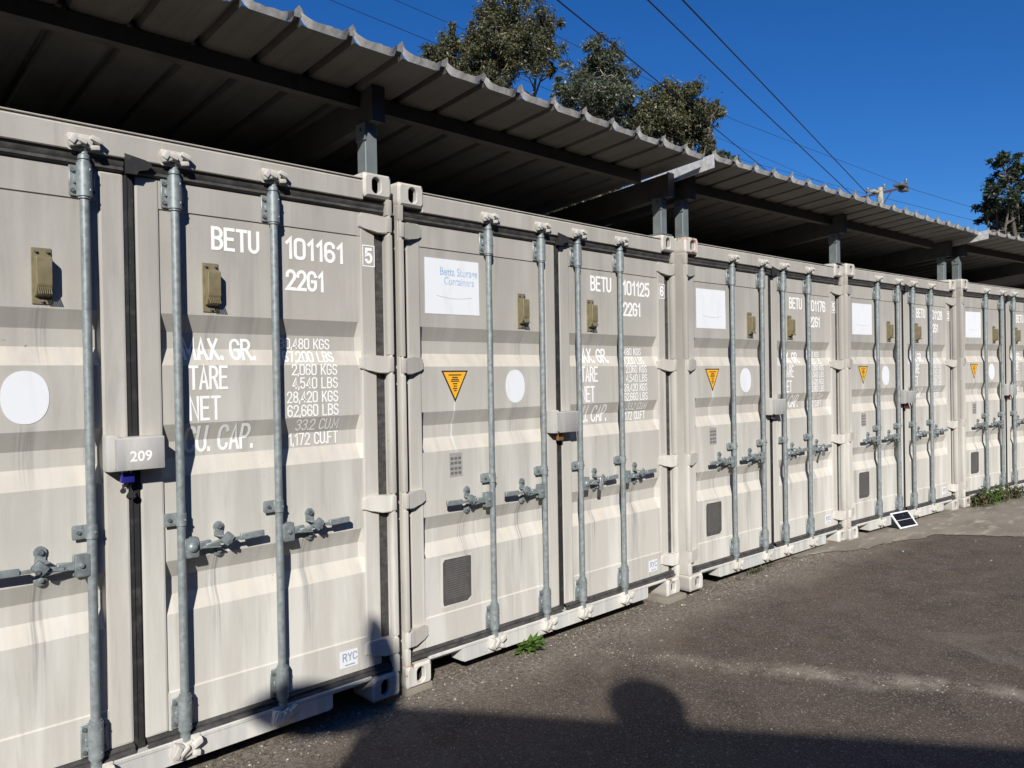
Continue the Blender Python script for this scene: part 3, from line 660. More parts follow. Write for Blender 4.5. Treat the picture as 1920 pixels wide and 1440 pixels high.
text_obj('209', .055, (1.217, -.0405, 1.281), 'white_paint', lb, 1.0, .0012)

# padlocks
def padlock(name, label, c, x, y, z, body, w=.05, h=.05, dpt=.022, keys=False, rot=0.0, cat='padlock'):
    p = conts[c]; mx = Matrix.Translation(Vector(PLACE[c][:3])) @ Matrix.Rotation(PLACE[c][3], 4, 'Z') @ Vector((x, y, z))
    t = thing(name, label, cat, mx, PLACE[c][3], 'padlocks on the containers')
    bm = bmesh.new(); add_box(bm, -w / 2, w / 2, -dpt / 2, dpt / 2, -h, 0, .006, 2); obj('lock_body', bm, body, t, 40)
    bm = bmesh.new(); add_tube(bm, [(-w * .32, 0, -.004), (-w * .32, 0, .022)] + [(-w * .32 * math.cos(a), 0, .022 + w * .32 * math.sin(a)) for a in (.5, 1, 1.57, 2.1, 2.6)] + [(w * .32, 0, .022), (w * .32, 0, -.004)], .0045, 8); obj('shackle', bm, 'zinc', t, 60)
    if keys:
        bm = bmesh.new(); add_tube(bm, [(.012 * math.cos(a), -.002, -h - .012 + .012 * math.sin(a)) for a in [k * .6 for k in range(11)]], .0012, 5)
        for dx, dz, s in ((-.016, -.03, .011), (.012, -.048, .014)):
            add_cyl(bm, (dx, -.004, -h + dz), (dx, 0.0, -h + dz), s, n=12); add_box(bm, dx - .003, dx + .003, -.003, 0, -h + dz, -h + dz + .026)
        obj('keys', bm, 'void', t, 40)
    return t
padlock('padlock', 'blue padlock with keys under the lock box marked 209', 0, 1.180, .012, 1.235, 'blue_lock', .048, .040, .03, True)
padlock('padlock', 'brass padlock under the lock box of the container with the lettered sign', 1, 1.185, .012, 1.245, 'brass', .046, .05, .024)
padlock('padlock', 'dark brass padlock under the lock box of the middle container', 2, 1.185, .012, 1.252, 'bolt', .040, .042, .024)
padlock('padlock', 'red padlock under the lock box above the solar panel', 3, 1.195, .012, 1.250, 'red_lock', .055, .055, .026)
padlock('padlock', 'dark red padlock under the lock box nearest the right edge', 4, 1.190, .012, 1.248, 'red_lock', .05, .05, .026)
padlock('padlock', 'small bright padlock hanging from a rod handle left of the middle container', 1, 1.545, -.012, .900, 'zinc', .030, .05, .016)
padlock('padlock', 'dark padlock hanging from the rightmost rod handle of the middle container', 2, 1.985, -.012, .892, 'bolt', .030, .05, .016)

# concrete pads under the castings
def pad(label, x0, x1, y0, y1, z0, z1, rz=0.0):
    bm = bmesh.new(); cx, cy = (x0 + x1) / 2, (y0 + y1) / 2
    add_box(bm, x0 - cx, x1 - cx, y0 - cy, y1 - cy, 0, z1 - z0, .006, 2); o = obj('concrete_pad', bm, 'concrete', None, 40); o.location = (cx, cy, z0); o.rotation_euler.z = rz
    tag(o, label, 'block', 'pads under the container corners')
pad('concrete pad under the corners where the two nearest containers meet', -.005 + .07, .235, .042, .34, -.07, -.0085)
pad('concrete pad under the corners left of the middle container', 2.30, 2.53, .0, .25, -.07, -.0095)
pad('concrete pad under the corners right of the middle container', 4.82, 5.00, -.135, .10, -.06, -.009, -.06)

# ------------------------------------------------------------------ canopy roofs (three bays, each over a pair of containers)
SL = .085; EY = -.29; EZ = 3.082; RD = 5.25
def rz_(y, dz=0): return EZ + dz - SL * (y - EY) - .035
def canopy(label, org, ang, x0, x1, posts, dz, barge, nxt):
    t = thing('canopy', label, 'canopy', (org[0], org[1], org[2]), ang, 'steel canopies over the containers')
    n = int(round((x1 - x0) / .25)); pw = (x1 - x0) / n
    base = None
    def pan(seed):
        r = random.Random(seed); bm = bmesh.new()
        sec = [(-.004, .0362), (.010, .0362), (.022, .006), (.045, 0), (pw / 2, 0), (pw - .045, 0), (pw - .022, .006), (pw - .010, .036), (pw, .036)]
        A = [bm.verts.new((x, 0, z)) for x, z in sec]; B = [bm.verts.new((x, RD, z - SL * RD)) for x, z in sec]
        for k in range(len(sec) - 1): bm.faces.new((A[k], A[k + 1], B[k + 1], B[k]))
        # turned-up end of the pan: a ragged lip
        m = 12; lo = []; hi = []
        for k in range(m + 1):
            x = .012 + (pw - .024) * k / m; e = min(k, m - k) / m
            zb = .034 if k in (0, m) else (.010 if k in (1, m - 1) else 0)
            top = .028 + .020 * max(0, 1 - e * 5) + r.gauss(0, .002)
            lo.append(bm.verts.new((x, -.0005, zb))); hi.append(bm.verts.new((x + r.gauss(0, .002), -.016 + r.gauss(0, .003), top)))
        for k in range(m): bm.faces.new((lo[k], lo[k + 1], hi[k + 1], hi[k])).material_index = 1
        # beak over the rib
        p = [bm.verts.new(v) for v in ((-.014, -.003, .030), (.014, -.003, .030), (.020, -.018, .052), (.004 + r.gauss(0, .006), -.030, .060 + r.gauss(0, .007)), (-.018, -.016, .050))]
        bm.faces.new(p).material_index = 1
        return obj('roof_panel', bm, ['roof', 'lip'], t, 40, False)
    vari = [pan(k) for k in range(4)]
    for k in range(n):
        o = vari[k] if k < 4 else vari[random.randrange(4)].copy()
        if k >= 4: C.objects.link(o); o.parent = t
        o.location = (x0 + k * pw, EY + random.gauss(0, .003), EZ + dz - .036)
    # purlins: lipped channels between the rafters
    for y in (.10, 1.75, 3.4, 4.9):
        xs_ = posts
        for a, b in zip(xs_, xs_[1:]):
            bm = bmesh.new(); zt = rz_(y, dz) - .004; a2, b2 = a + .036, b - .036
            if a == posts[0]: a2 = x0 + .01
            if b == posts[-1]: b2 = min(x1, b) - .20
            prof = [(y + .052, zt - .012), (y + .052, zt - .0005), (y, zt - .0005), (y, zt - .074), (y + .058, zt - .074), (y + .058, zt - .060)]
            add_strip(bm, prof, a2, b2); add_strip(bm, [(yy + .0025, zz + (.0025 if zz < zt - .05 else -.0025)) for yy, zz in prof], a2, b2); obj('purlin', bm, 'beam', t, 20)
    for x in posts:
        bm = bmesh.new(); y0, y1 = .0, RD - .3
        def rb(xa, xb, za, zb):
            V = [bm.verts.new((xx, yy, rz_(yy, dz) - off)) for yy in (y0, y1) for xx in (xa, xb) for off in (za, zb)]
            for f in ((0, 1, 3, 2), (4, 6, 7, 5), (0, 4, 5, 1), (2, 3, 7, 6), (0, 2, 6, 4), (1, 5, 7, 3)): bm.faces.new([V[k] for k in f])
        rb(x - .030, x - .024, .008, .170); rb(x - .024, x + .034, .008, .013); rb(x - .024, x + .034, .164, .170); add_box(bm, x - .036, x + .040, -.008, -.0005, rz_(0, dz) - .176, rz_(0, dz) - .002)
        obj('rafter', bm, 'beam', t, 20)
        bm = bmesh.new(); zb = 2.583 - org[2]; zt = rz_(.1, dz) - .16
        add_box(bm, x - .036, x + .034, .055, .130, zb, zt, .004); add_box(bm, x - .06, x + .06, .03, .16, zb, zb + .008)
        add_box(bm, x - .043, x - .0365, .048, .128, zt - .09, zt - .004, .001); add_cyl(bm, (x - .040, .085, zt - .04), (x - .054, .085, zt - .04), .010, n=8)
        obj('post', bm, 'post', t, 30)
    if barge:
        bm = bmesh.new()
        A = [(-.012, .035), (-.020, .035), (-.020, -.060), (-.012, -.060)]
        V0 = [bm.verts.new((x0 + a, EY - .02, EZ + dz - .036 + b)) for a, b in A]; V1 = [bm.verts.new((x0 + a, EY + RD, EZ + dz - .036 - SL * RD + b)) for a, b in A]
        for k in range(4): bm.faces.new((V0[k], V0[(k + 1) % 4], V1[(k + 1) % 4], V1[k]))
        bm.faces.new(V0); bm.faces.new(V1)
        for k in range(14): y = .1 + k * .37; add_cyl(bm, (x0 - .018, y, EZ + dz - .03 - SL * (y - EY)), (x0 - .026, y, EZ + dz - .03 - SL * (y - EY)), .006, n=6)
        obj('barge_flashing', bm, 'lip', t, 20)
    return t
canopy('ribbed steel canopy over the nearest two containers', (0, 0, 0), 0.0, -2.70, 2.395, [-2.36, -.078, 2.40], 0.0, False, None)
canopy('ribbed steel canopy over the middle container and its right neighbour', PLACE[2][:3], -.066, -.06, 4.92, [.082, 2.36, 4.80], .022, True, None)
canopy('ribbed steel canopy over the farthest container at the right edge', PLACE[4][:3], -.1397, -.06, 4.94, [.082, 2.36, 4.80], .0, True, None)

# ------------------------------------------------------------------ small solar panel leaning on a sill
def at_c(i, x, y, z): return Matrix.Translation(Vector(PLACE[i][:3])) @ Matrix.Rotation(PLACE[i][3], 4, 'Z') @ Vector((x, y, z))
b = at_c(3, .98, -.075, 0); t = thing('solar_panel', 'small black solar panel with white frame leaning on a sill', 'solar panel', (b.x, b.y, gz(b.x, b.y) + .018), PLACE[3][3] - .10)
tilt = Matrix.Rotation(rad(-38), 4, 'X')
w2, h2 = .155, .175
M['cell'] = mat('solar_cell', (0.010, 0.010, 0.012), 0.45, 0, 0.2); M['frame_white'] = mat('white_frame', (0.72, 0.72, 0.72), 0.45)
def tilted(bm): bmesh.ops.transform(bm, matrix=Matrix.Translation((0, -.02, 0)) @ tilt, verts=bm.verts); return bm
bm = bmesh.new(); 
for a, b_, z0, z1 in ((-w2, w2, 0, .014), (-w2, w2, h2 - .014, h2), (-w2, -w2 + .014, .014, h2 - .014), (w2 - .014, w2, .014, h2 - .014)): add_box(bm, a, b_, -.016, .0, z0, z1, .002)
obj('frame', tilted(bm), 'frame_white', t, 40)
for z0, z1 in ((.0145, h2 / 2 - .002), (h2 / 2 + .002, h2 - .0145)):
    bm = bmesh.new(); add_box(bm, -w2 + .0145, w2 - .0145, -.010, -.002, z0, z1); obj('cell_panel', tilted(bm), 'cell', t, 0)
bm = bmesh.new(); add_box(bm, -w2 + .0145, w2 - .0145, -.009, -.003, h2 / 2 - .0018, h2 / 2 + .0018); obj('busbar', tilted(bm), 'frame_white', t, 0)
bm = bmesh.new()
hz = h2 * math.cos(rad(38)); hy = h2 * math.sin(rad(38))
for x in (-w2 + .004, w2 - .009):
    pts3 = [(-.018, .001), (hy - .018, hz - .004), (hy - .010, .001)]
    A = [bm.verts.new((x, y, z)) for y, z in pts3]; B2 = [bm.verts.new((x + .005, y, z)) for y, z in pts3]; bm.faces.new(A); bm.faces.new(B2)
    for k in range(3): bm.faces.new((A[k], A[(k + 1) % 3], B2[(k + 1) % 3], B2[k]))
obj('stand', bm, 'black', t, 0)

# ------------------------------------------------------------------ foliage helpers
def leaf_mat(name, c1, c2, c3, rough=0.5):
    m = mat(name, c1, rough, 0, 0.35); t = NT(m); g = t.n.new('ShaderNodeNewGeometry'); r = g.outputs['Random Per Island']
    t.col(t.ramp(r, (0.0, c1), (0.55, c2), (1.0, c3)))
    tr = t.n.new('ShaderNodeBsdfTranslucent'); t.l.new(t.ramp(r, (0, c2), (1, c3)), tr.inputs[0]); mx = t.n.new('ShaderNodeMixShader'); mx.inputs[0].default_value = 0.22
    out = t.n['Material Output']; t.l.new(t.b.outputs[0], mx.inputs[1]); t.l.new(tr.outputs[0], mx.inputs[2]); t.l.new(mx.outputs[0], out.inputs[0]); return m
M['gum'] = leaf_mat('gum_leaves', (0.040, 0.043, 0.018), (0.082, 0.086, 0.038), (0.18, 0.17, 0.092), 0.42)
M['gum_grey'] = leaf_mat('grey_gum_leaves', (0.035, 0.044, 0.026), (0.075, 0.088, 0.050), (0.17, 0.18, 0.12), 0.4)
M['dark_leaf'] = leaf_mat('dark_leaves', (0.020, 0.030, 0.018), (0.035, 0.050, 0.026), (0.07, 0.085, 0.035), 0.45)
M['weed'] = leaf_mat('weed_leaves', (0.045, 0.10, 0.012), (0.075, 0.15, 0.022), (0.13, 0.20, 0.05), 0.5)
M['weed_dry'] = leaf_mat('dry_weed_leaves', (0.045, 0.06, 0.02), (0.085, 0.095, 0.04), (0.22, 0.17, 0.10), 0.6)
m = mat('bark', (0.30, 0.25, 0.20), 0.85, 0, 0.2); t = NT(m); n = t.noise(t.mapping(t.coord(), (3, 3, 0.6)), 4, 4); t.col(t.mix(t.fr(n, 0.35, 0.65), (0.16, 0.125, 0.10), (0.36, 0.30, 0.24))); t.bump(n, 0.5, 0.02); M['bark'] = m
m = mat('dark_bark', (0.12, 0.10, 0.085), 0.9, 0, 0.2); t = NT(m); n = t.noise(t.mapping(t.coord(), (3, 3, 0.6)), 4, 4); t.col(t.mix(t.fr(n, 0.35, 0.65), (0.06, 0.05, 0.042), (0.16, 0.135, 0.11))); M['bark_dark'] = m
def leaf_quad(V, F, p, d, up, l, w):
    s = d.cross(up); s = s.normalized() if s.length > 1e-4 else d.orthogonal().normalized()
    i = len(V); V += [p, p + d * l * .45 + s * w, p + d * l, p + d * l * .45 - s * w]; F.append((i, i + 1, i + 2, i + 3))
def foliage(name, clumps, r, mats, parent, per, ll, lw, droop=.6, shell=.55):
    V, F = [], []
    for c, rx, rz in clumps:
        n = int(per * rx * rx)
        # twig sub-clumps spread through the lobe
        sub = []
        for _ in range(max(12, int(rx * rx * 27))):
            v = Vector((r.gauss(0, 1), r.gauss(0, 1), r.gauss(0, 1))).normalized() * (r.random() ** (shell)); sub.append((c + Vector((v.x * rx, v.y * rx, v.z * rz)), rx * r.uniform(.09, .22)))
        for _ in range(n):
            q0, sr = r.choice(sub); v = Vector((r.gauss(0, .55), r.gauss(0, .55), r.gauss(0, .55)))
            p = q0 + v * sr; d = Vector((r.gauss(0, 1), r.gauss(0, 1), r.gauss(-droop, .7))).normalized()
            leaf_quad(V, F, p, d, Vector((r.gauss(0, 1), r.gauss(0, 1), r.gauss(0, 1))), ll * r.uniform(.6, 1.3), lw * r.uniform(.7, 1.3))
    me = bpy.data.meshes.new(name); me.from_pydata([tuple(v) for v in V], [], F); me.materials.append(M[mats]); o = bpy.data.objects.new(name, me); C.objects.link(o); o.parent = parent; return o
def tree(label, base, clumps, mats, seed, per=900, ll=.24, lw=.045, trunk_r=.28, fork=.5, bark='bark', droop=.6, shell=.55):
    """base on the ground; clumps in world space [(centre, rx, rz)]"""
    r = random.Random(seed); t = thing('tree', label, 'tree', base, 0, 'trees standing behind the canopies'); b = Vector(base)
    loc = [(c - b, rx, rz) for c, rx, rz in clumps]
    foliage('crown', loc, r, mats, t, per, ll, lw, droop, shell)
    bm = bmesh.new(); mid = sum((c for c, _, _ in loc), Vector()) / len(loc); fk = Vector((mid.x * .6, mid.y * .6, mid.z * fork))
    add_tube(bm, [Vector((0, 0, -.3)), fk * .33 + Vector((r.gauss(0, .2), r.gauss(0, .2), 0)), fk * .7 + Vector((r.gauss(0, .2), r.gauss(0, .2), 0)), fk], [trunk_r, trunk_r * .8, trunk_r * .66, trunk_r * .55], 10)
    for c, rx, rz in loc:
        e = c + Vector((0, 0, rz * .3)); k = (fk + e) / 2 + Vector((r.gauss(0, .4), r.gauss(0, .4), -.3))
        add_tube(bm, [fk - Vector((0, 0, .3)), k, e], [trunk_r * .48, trunk_r * .28, trunk_r * .08], 7)
        for _ in range(9):
            f = r.uniform(.15, .9); s0 = k + (e - k) * f; v = Vector((r.gauss(0, 1), r.gauss(0, 1), r.gauss(.25, .8))).normalized()
            e2 = s0 + Vector((v.x * rx, v.y * rx, v.z * rz)) * r.uniform(.6, .95); add_tube(bm, [s0, (s0 + e2) / 2 + Vector((r.gauss(0, .15), r.gauss(0, .15), .1)), e2], [trunk_r * .16, trunk_r * .1, trunk_r * .03], 5)
    obj('trunk', bm, bark, t, 60); return t
def px_clumps(lst, d, jitter=1.0, seed=0):
    r = random.Random(seed); out = []
    for x, y, rx, ry in lst:
        dd = d + r.uniform(-1, 1) * jitter; k = dd / FPX; out.append((pix(x, y, dd), rx * k * 1.22, ry * k * 1.22))
    return out
D1 = 32.0
def gbase(x, y, d): p = pix(x, y, d); return (p.x, p.y, -.1)
tree('tall gum tree with a broad dark crown, leftmost behind the canopies', gbase(985, 400, D1), px_clumps([(958, 52, 62, 62), (905, 75, 40, 40), (1012, 72, 42, 40), (945, 112, 60, 32), (845, 92, 42, 42), (806, 114, 30, 28), (862, 132, 40, 26), (1030, 112, 24, 22), (938, 20, 34, 30), (900, 150, 36, 22)], D1, 1.0, 1), 'gum', 11, 4700, .15, .026, .26, .62, 'bark_dark')
tree('narrow grey green gum tree with a pale forked trunk', gbase(1108, 400, D1 - 3), px_clumps([(1118, 125, 46, 44), (1150, 150, 40, 42), (1090, 165, 38, 40), (1120, 195, 62, 30), (1160, 190, 28, 30), (1065, 195, 26, 24), (1052, 178, 16, 18), (1185, 215, 20, 20), (1130, 100, 24, 20)], D1 - 3, .8, 2), 'gum_grey', 12, 4700, .14, .026, .2, .6)
tree('low spreading gum tree right of the forked one', gbase(1275, 480, D1 - 2), px_clumps([(1262, 182, 44, 30), (1300, 192, 40, 30), (1220, 196, 38, 30), (1262, 225, 74, 26), (1318, 218, 32, 20), (1340, 205, 16, 18), (1210, 235, 40, 26), (1290, 262, 44, 22), (1330, 282, 26, 14), (1240, 262, 36, 20)], D1 - 2, .8, 3), 'gum', 13, 4300, .14, .026, .22, .5, 'bark_dark')
tree('dark bushy tree at the right edge behind the canopy', gbase(1945, 560, 24), px_clumps([(1905, 318, 34, 30), (1950, 320, 44, 44), (1868, 348, 24, 13), (1880, 300, 18, 11), (1895, 375, 40, 24), (1850, 386, 17, 9), (1870, 408, 28, 14), (1930, 410, 60, 34), (1890, 432, 34, 14), (1990, 370, 60, 70)], 24, .8, 4), 'dark_leaf', 14, 3300, .13, .026, .24, .45, 'bark_dark', droop=.1)
tree('gum sapling top showing between the canopy lips', gbase(1360, 480, D1 - 4), px_clumps([(1362, 300, 22, 12), (1345, 296, 14, 10)], D1 - 4, .3, 5), 'gum', 15, 900, .2, .04, .1, .7)
tree('green tree low behind the gap between the two canopies', gbase(1100, 470, 20), px_clumps([(1090, 380, 70, 30), (1150, 360, 50, 26), (1030, 390, 50, 26)], 20, .6, 6), 'gum', 16, 1100, .2, .045, .15, .5)

# ------------------------------------------------------------------ power pole and wires
PD = 40.0; top = pix(1650, 352, PD); base = Vector((top.x, top.y, 0))
t = thing('power_pole', 'wooden power pole top with cross arm beyond the canopy', 'power pole', base)
m = mat('pole_wood', (0.33, 0.30, 0.24), 0.8); tt = NT(m); tt.col(tt.mix(tt.fr(tt.noise(tt.mapping(tt.coord(), (4, 4, .3)), 5, 4), .3, .7), (0.24, 0.22, 0.17), (0.42, 0.40, 0.32))); M['pole'] = m
M['arm'] = mat('brown_timber', (0.05, 0.03, 0.025), 0.7); M['wire'] = mat('cable', (0.018, 0.017, 0.02), 0.6); M['insul'] = mat('porcelain', (0.15, 0.15, 0.14), 0.4)
bm = bmesh.new(); add_tube(bm, [(0, 0, -.5), (0, 0, top.z)], [.24, .15], 12); obj('shaft', bm, 'pole', t, 40)
aL = pix(1600, 374, PD - .6) - base; aR = pix(1702, 350, PD + .6) - base; ad = (aR - aL).normalized()
bm = bmesh.new(); 
mxr = Matrix.Translation((aL + aR) / 2) @ ad.to_track_quat('X', 'Z').to_matrix().to_4x4()
add_box(bm, -(aR - aL).length / 2, (aR - aL).length / 2, -.05, .05, -.055, .055, .01); bmesh.ops.transform(bm, matrix=mxr, verts=bm.verts)
add_tube(bm, [(aL * .55 + aR * .45) * 1.0, Vector((0, 0, top.z - 1.1))], .03, 5); add_tube(bm, [(aL * .3 + aR * .7), Vector((0, 0, top.z - 1.1))], .03, 5); obj('cross_arm', bm, 'arm', t, 30)
for f in (.04, .26, .56, .97):
    p = aL + (aR - aL) * f; bm = bmesh.new(); add_lathe(bm, (p.x, p.y, p.z + .08), [(.03, 0), (.03, .1), (.08, .12), (.09, .17), (.05, .22), (.08, .25), (.06, .34), (.02, .36)], 10); obj('insulator', bm, 'insul', t, 40)
bm = bmesh.new(); p = aL + (aR - aL) * .86
add_box(bm, p.x - .35, p.x + .45, p.y - .25, p.y + .25, p.z + .08, p.z + .24, .05, 2); add_box(bm, p.x + .2, p.x + .7, p.y - .2, p.y + .2, p.z - .1, p.z + .1, .05, 2); obj('street_light', bm, 'bolt', t, 40)
bm = bmesh.new(); p = aL + (aR - aL) * .38; add_box(bm, p.x - .3, p.x + .3, p.y - .12, p.y + .12, p.z + .06, p.z + .22, .04, 2); obj('fuse_box', bm, 'pole', t, 40)
def wire(label, pts, r):
    P = [pix(*q) for q in pts]; P2 = [P[0]]
    for a, b in zip(P, P[1:]):
        for k in range(1, 9): P2.append(a + (b - a) * (k / 8))
    o = P[-1]; bm = bmesh.new(); add_tube(bm, [p - o for p in P2], r, 6); w = obj('power_line', bm, 'wire', None, 60); w.location = o; tag(w, label, 'cable', 'overhead power lines')
wire('thick black cable crossing the sky nearest the gum trees', [(700, -280, 10.0), (1045, 0, 14.0), (1240, 158, 21.0), (1440, 322, 33.0), (1632, 472, 40.0)], .016)
wire('black cable falling to the left end of the cross arm, left of its pair', [(900, -310, 11.5), (1215, 0, 18.0), (1400, 180, 26), (1603, 371, 40.0)], .020)
wire('black cable falling to the cross arm, right of its pair', [(950, -340, 12.0), (1280, 0, 18.0), (1450, 178, 26), (1627, 364, 40.0)], .020)
wire('thin line passing in front of the left gum tree to the cross arm', [(620, -52, 16), (760, 8, 18.0), (928, 81, 21), (1044, 132, 24), (1300, 238, 31), (1604, 370, 39.6)], .007)
wire('thin line crossing the top of the left gum tree', [(740, -80, 16.5), (909, 0, 19.0), (1083, 87, 22.0), (1222, 152, 25), (1380, 226, 30), (1698, 348, 40.5)], .008)
wire('thin low line crossing behind the canopy lips', [(600, -8, 15), (760, 58, 17.5), (1067, 184, 23), (1167, 223, 25), (1400, 302, 31), (1655, 372, 40)], .007)
wire('thin line leaving the cross arm towards the right tree', [(1702, 352, 40.6), (1826, 390, 46), (1990, 436, 55)], .010)
wire('thin low line leaving the pole towards the right', [(1662, 372, 40.2), (1780, 402, 45), (1990, 452, 55)], .009)

# ------------------------------------------------------------------ weeds
def weed(label, c, h, spread, n, ll, lw, mats, seed, name='weed', stems=9, off=(0, 0)):
    r = random.Random(seed); z = gz(*c); t = thing(name, label, 'weed', (c[0], c[1], z), 0, 'weeds growing along the sills'); V, F = [], []; bm = bmesh.new()
    for k in range(stems):
        a = r.uniform(0, 6.28); rr_ = r.random() ** .5 * spread[0]; b0 = Vector((r.gauss(0, spread[0] * .45), r.gauss(0, spread[1] * .35), 0)); tip = b0 + Vector((math.cos(a) * h * .6, math.sin(a) * h * .35, h * r.uniform(.45, 1)))
        midp = (b0 + tip) / 2 + Vector((0, 0, h * .18)); add_tube(bm, [b0 - Vector((0, 0, .01)), midp, tip], [.004, .003, .0015], 5)
        for _ in range(n // stems):
            f = r.uniform(.15, 1); p = b0 + (midp - b0) * (f * 2) if f < .5 else midp + (tip - midp) * (f * 2 - 1)
            d = Vector((r.gauss(0, 1), r.gauss(0, 1), r.gauss(.25, .5))).normalized(); leaf_quad(V, F, p, d, Vector((r.gauss(0, .3), r.gauss(0, .3), 1)), ll * r.uniform(.5, 1.2), lw * r.uniform(.6, 1.2))
    obj('stem', bm, mats, t, 60); me = bpy.data.meshes.new('leaves'); me.from_pydata([tuple(v) for v in V], [], F); me.materials.append(M[mats]); o = bpy.data.objects.new('leaves', me); C.objects.link(o); o.parent = t
weed('bright green leafy weed under the sill of the lettered container', (.93, .03), .09, (.07, .03), 60, .075, .018, 'weed', 1, stems=10)
for k, (x, y, h, s) in enumerate(((7.72, -.50, .20, .16), (8.02, -.56, .24, .20), (8.32, -.60, .22, .18), (8.62, -.63, .18, .16))):
    weed(['small weed clump beside the far corner casting', 'largest weed clump against the far container', 'bushy weed clump right of the largest one', 'weed clump farthest right along the far sill'][k], (x, y), h, (s * 1.1, .10), 300, .062, .012, 'weed_dry' if k != 1 else 'weed', 20 + k, stems=20)
weed('low grassy weed under the sill of the middle container', (3.45, -.06), .045, (.25, .03), 90, .03, .005, 'weed_dry', 31, stems=24)

# ------------------------------------------------------------------ loose stones
def stones(name, spots, seed, mats):
    r = random.Random(seed); V, F = [], []
    for x, y, s in spots:
        z = gz(x, y); i = len(V); q0 = [(1, 0, 0), (-1, 0, 0), (0, 1, 0), (0, -1, 0), (0, 0, 1), (0, 0, -.4)]; a = r.uniform(0, 6.28); ca, sa = math.cos(a), math.sin(a)
        k = [r.uniform(.6, 1.3) for _ in range(6)]
        for (vx, vy, vz), kk in zip(q0, k): V.append((x + (vx * ca - vy * sa * .7) * s * kk, y + (vx * sa + vy * ca * .7) * s * kk, z + vz * s * kk * .6))
        for f in ((0, 2, 4), (2, 1, 4), (1, 3, 4), (3, 0, 4), (2, 0, 5), (1, 2, 5), (3, 1, 5), (0, 3, 5)): F.append(tuple(i + j for j in f))
    me = bpy.data.meshes.new(name); me.from_pydata(V, [], F); me.materials.append(M[mats]); o = bpy.data.objects.new(name, me); C.objects.link(o); o['kind'] = 'stuff'; return o
m = mat('stone', (0.25, 0.22, 0.18), 0.9, 0, 0.2); t = NT(m); gg = t.n.new('ShaderNodeNewGeometry'); t.col(t.ramp(gg.outputs['Random Per Island'], (0, (0.07, 0.06, 0.052)), (0.6, (0.17, 0.15, 0.125)), (0.93, (0.30, 0.265, 0.215)), (1.0, (0.52, 0.47, 0.40)))); M['stone'] = m
r = random.Random(5); sp = []
def front_y(x):
    for X0, Y0, _, a in PLACE[::-1]:
        if x >= X0: return Y0 + math.tan(a) * (x - X0)
    return 0
for _ in range(5200):
    x = r.uniform(-1.6, 5.2); sp.append((x, front_y(x) + .10 - abs(r.gauss(0, .17)), abs(r.gauss(.0032, .0030)) + .0012))
for _ in range(2600): sp.append((r.uniform(-1.5, 6.5), r.uniform(-3.0, .0), abs(r.gauss(.0022, .0016)) + .001))
for _ in range(1500):
    s = r.uniform(.8, 3.4); e = r.gauss(.985, .07); sp.append((e * .889 + s * .457, e * .457 - s * .889, abs(r.gauss(.003, .002)) + .001))
for q_ in ((1830, 1016), (1693, 1035), (1912, 1026), (1858, 1052), (1620, 1045), (1240, 1190), (905, 1268), (540, 1436)):
    p_ = pix_z(*q_, -.01); sp.append((p_.x, p_.y, .013))
o = stones('gravel', sp, 6, 'stone'); tag(o, 'pale gravel and grit scattered over the asphalt', 'gravel')

# ------------------------------------------------------------------ unseen shed added behind the viewpoint to shade the yard
SH = 3.45; k = (SH) / .78
corner = Vector((-.06 - .93 * k, .04 - 1.0 * k, -.045)); e1 = Vector((.58, -.81, 0)).normalized(); e2 = Vector((-.81, -.58, 0)).normalized()
ang = math.atan2(e1.y, e1.x)
t = thing('storage_shed', 'flat roofed shed outside the view whose roof shades the yard', 'shed', corner, ang)
# local x along the front eave, local y towards the viewpoint is +, shed body lies on -y
bm = bmesh.new(); add_box(bm, 0, 14, -5.0, 0, SH - .14, SH, .01); obj('roof', bm, 'roof', t, 40)
bm = bmesh.new(); add_box(bm, .15, 13.85, -4.85, -.15, 0, SH - .141); obj('wall', bm, 'beam', t, 40)
xb = (1.12 + .16) * .58 + (-.70 - .0) * -.81
bm = bmesh.new(); add_lathe(bm, (1.36, -.22, SH - .02), [(.11, 0), (.11, .12), (.165, .16), (.19, .25), (.17, .34), (.09, .40), (.02, .42)], 20); obj('roof_ventilator', bm, 'zinc', t, 50)  # dome added on the unseen roof to cast the rounded shadow bump
t = thing('warehouse', 'long dark brick warehouse added outside the view to cut sky light', 'warehouse', (0, -16, 0))  # added, never seen: only screens low sky light off yard and doors
m = mat('brick_wall', (0.10, 0.075, 0.06), 0.9); M['brick'] = m
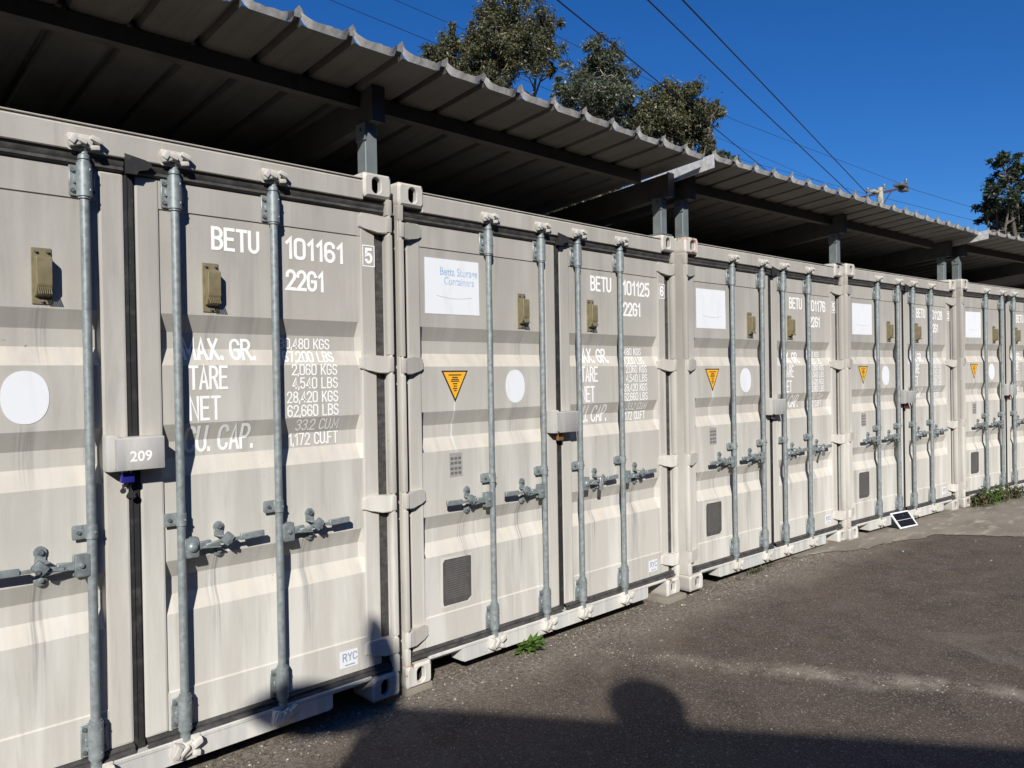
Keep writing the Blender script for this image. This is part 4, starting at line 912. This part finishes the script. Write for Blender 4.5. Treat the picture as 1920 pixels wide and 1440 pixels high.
bm = bmesh.new(); add_box(bm, -45, 45, -12, 0, -.1, 8.0); obj('wall', bm, 'brick', t, 0)
bm = bmesh.new()
for y0_, z0_, y1_, z1_ in ((.4, 7.95, -6, 8.9), (-12.4, 7.95, -6, 8.9)):
    V = [bm.verts.new(v) for v in ((-45.4, y0_, z0_), (45.4, y0_, z0_), (45.4, y1_, z1_), (-45.4, y1_, z1_))]; bm.faces.new(V)
obj('roof', bm, 'roof', t, 0)
for k_ in range(6):
    bm = bmesh.new(); x_ = -30 + k_ * 12; add_box(bm, x_, x_ + 4, -.02, .05, 0, 4.2, .01); obj('roller_door', bm, 'beam', t, 0)
# unseen broad leaves added past the shed's corner, shaped for their shadow
def big_leaf(bm, p, d, up, l, w):
    s = d.cross(up).normalized(); nrm = s.cross(d).normalized(); rows = []
    for i in range(9):
        f = i / 8; ww = w * math.sin(math.pi * min(1, f * .93 + .05)) ** .7; c = p + d * l * f - nrm * (f * f * l * .12)
        rows.append([bm.verts.new(c + s * ww - nrm * ww * .15), bm.verts.new(c), bm.verts.new(c - s * ww - nrm * ww * .15)])
    for A, B in zip(rows, rows[1:]):
        for q_ in range(2): bm.faces.new((A[q_], A[q_ + 1], B[q_ + 1], B[q_]))
sv = Vector((.93, 1.0, -.78))
def back(p, kk): return Vector(p) - sv * kk
pl_base = Vector((corner.x + .25, corner.y + .45, gz(corner.x, corner.y))); t = thing('leafy_plant', 'tall broad leaved plant outside the view beside the shed corner', 'plant', pl_base)
bm = bmesh.new(); bs = bmesh.new()
for (a, b_, w_) in (((-.20, .0, .0), (-.90, .01, .19), .12), ((-.04, .0, -.04), (-.18, .01, .50), .075), ((-.02, .0, 0), (-.60, .012, .03), .12)):
    A = back(a, 4.3) - pl_base; B = back(b_, 4.3) - pl_base; d = (B - A); big_leaf(bm, A, d.normalized(), sv, d.length, w_); add_tube(bs, [Vector((0, 0, -.02)), A * .5 + Vector((.05, .05, A.z * .1)), A], [.03, .022, .012], 6)
obj('leaves', bm, 'weed', t, 60, False); obj('stem', bs, 'weed', t, 60)
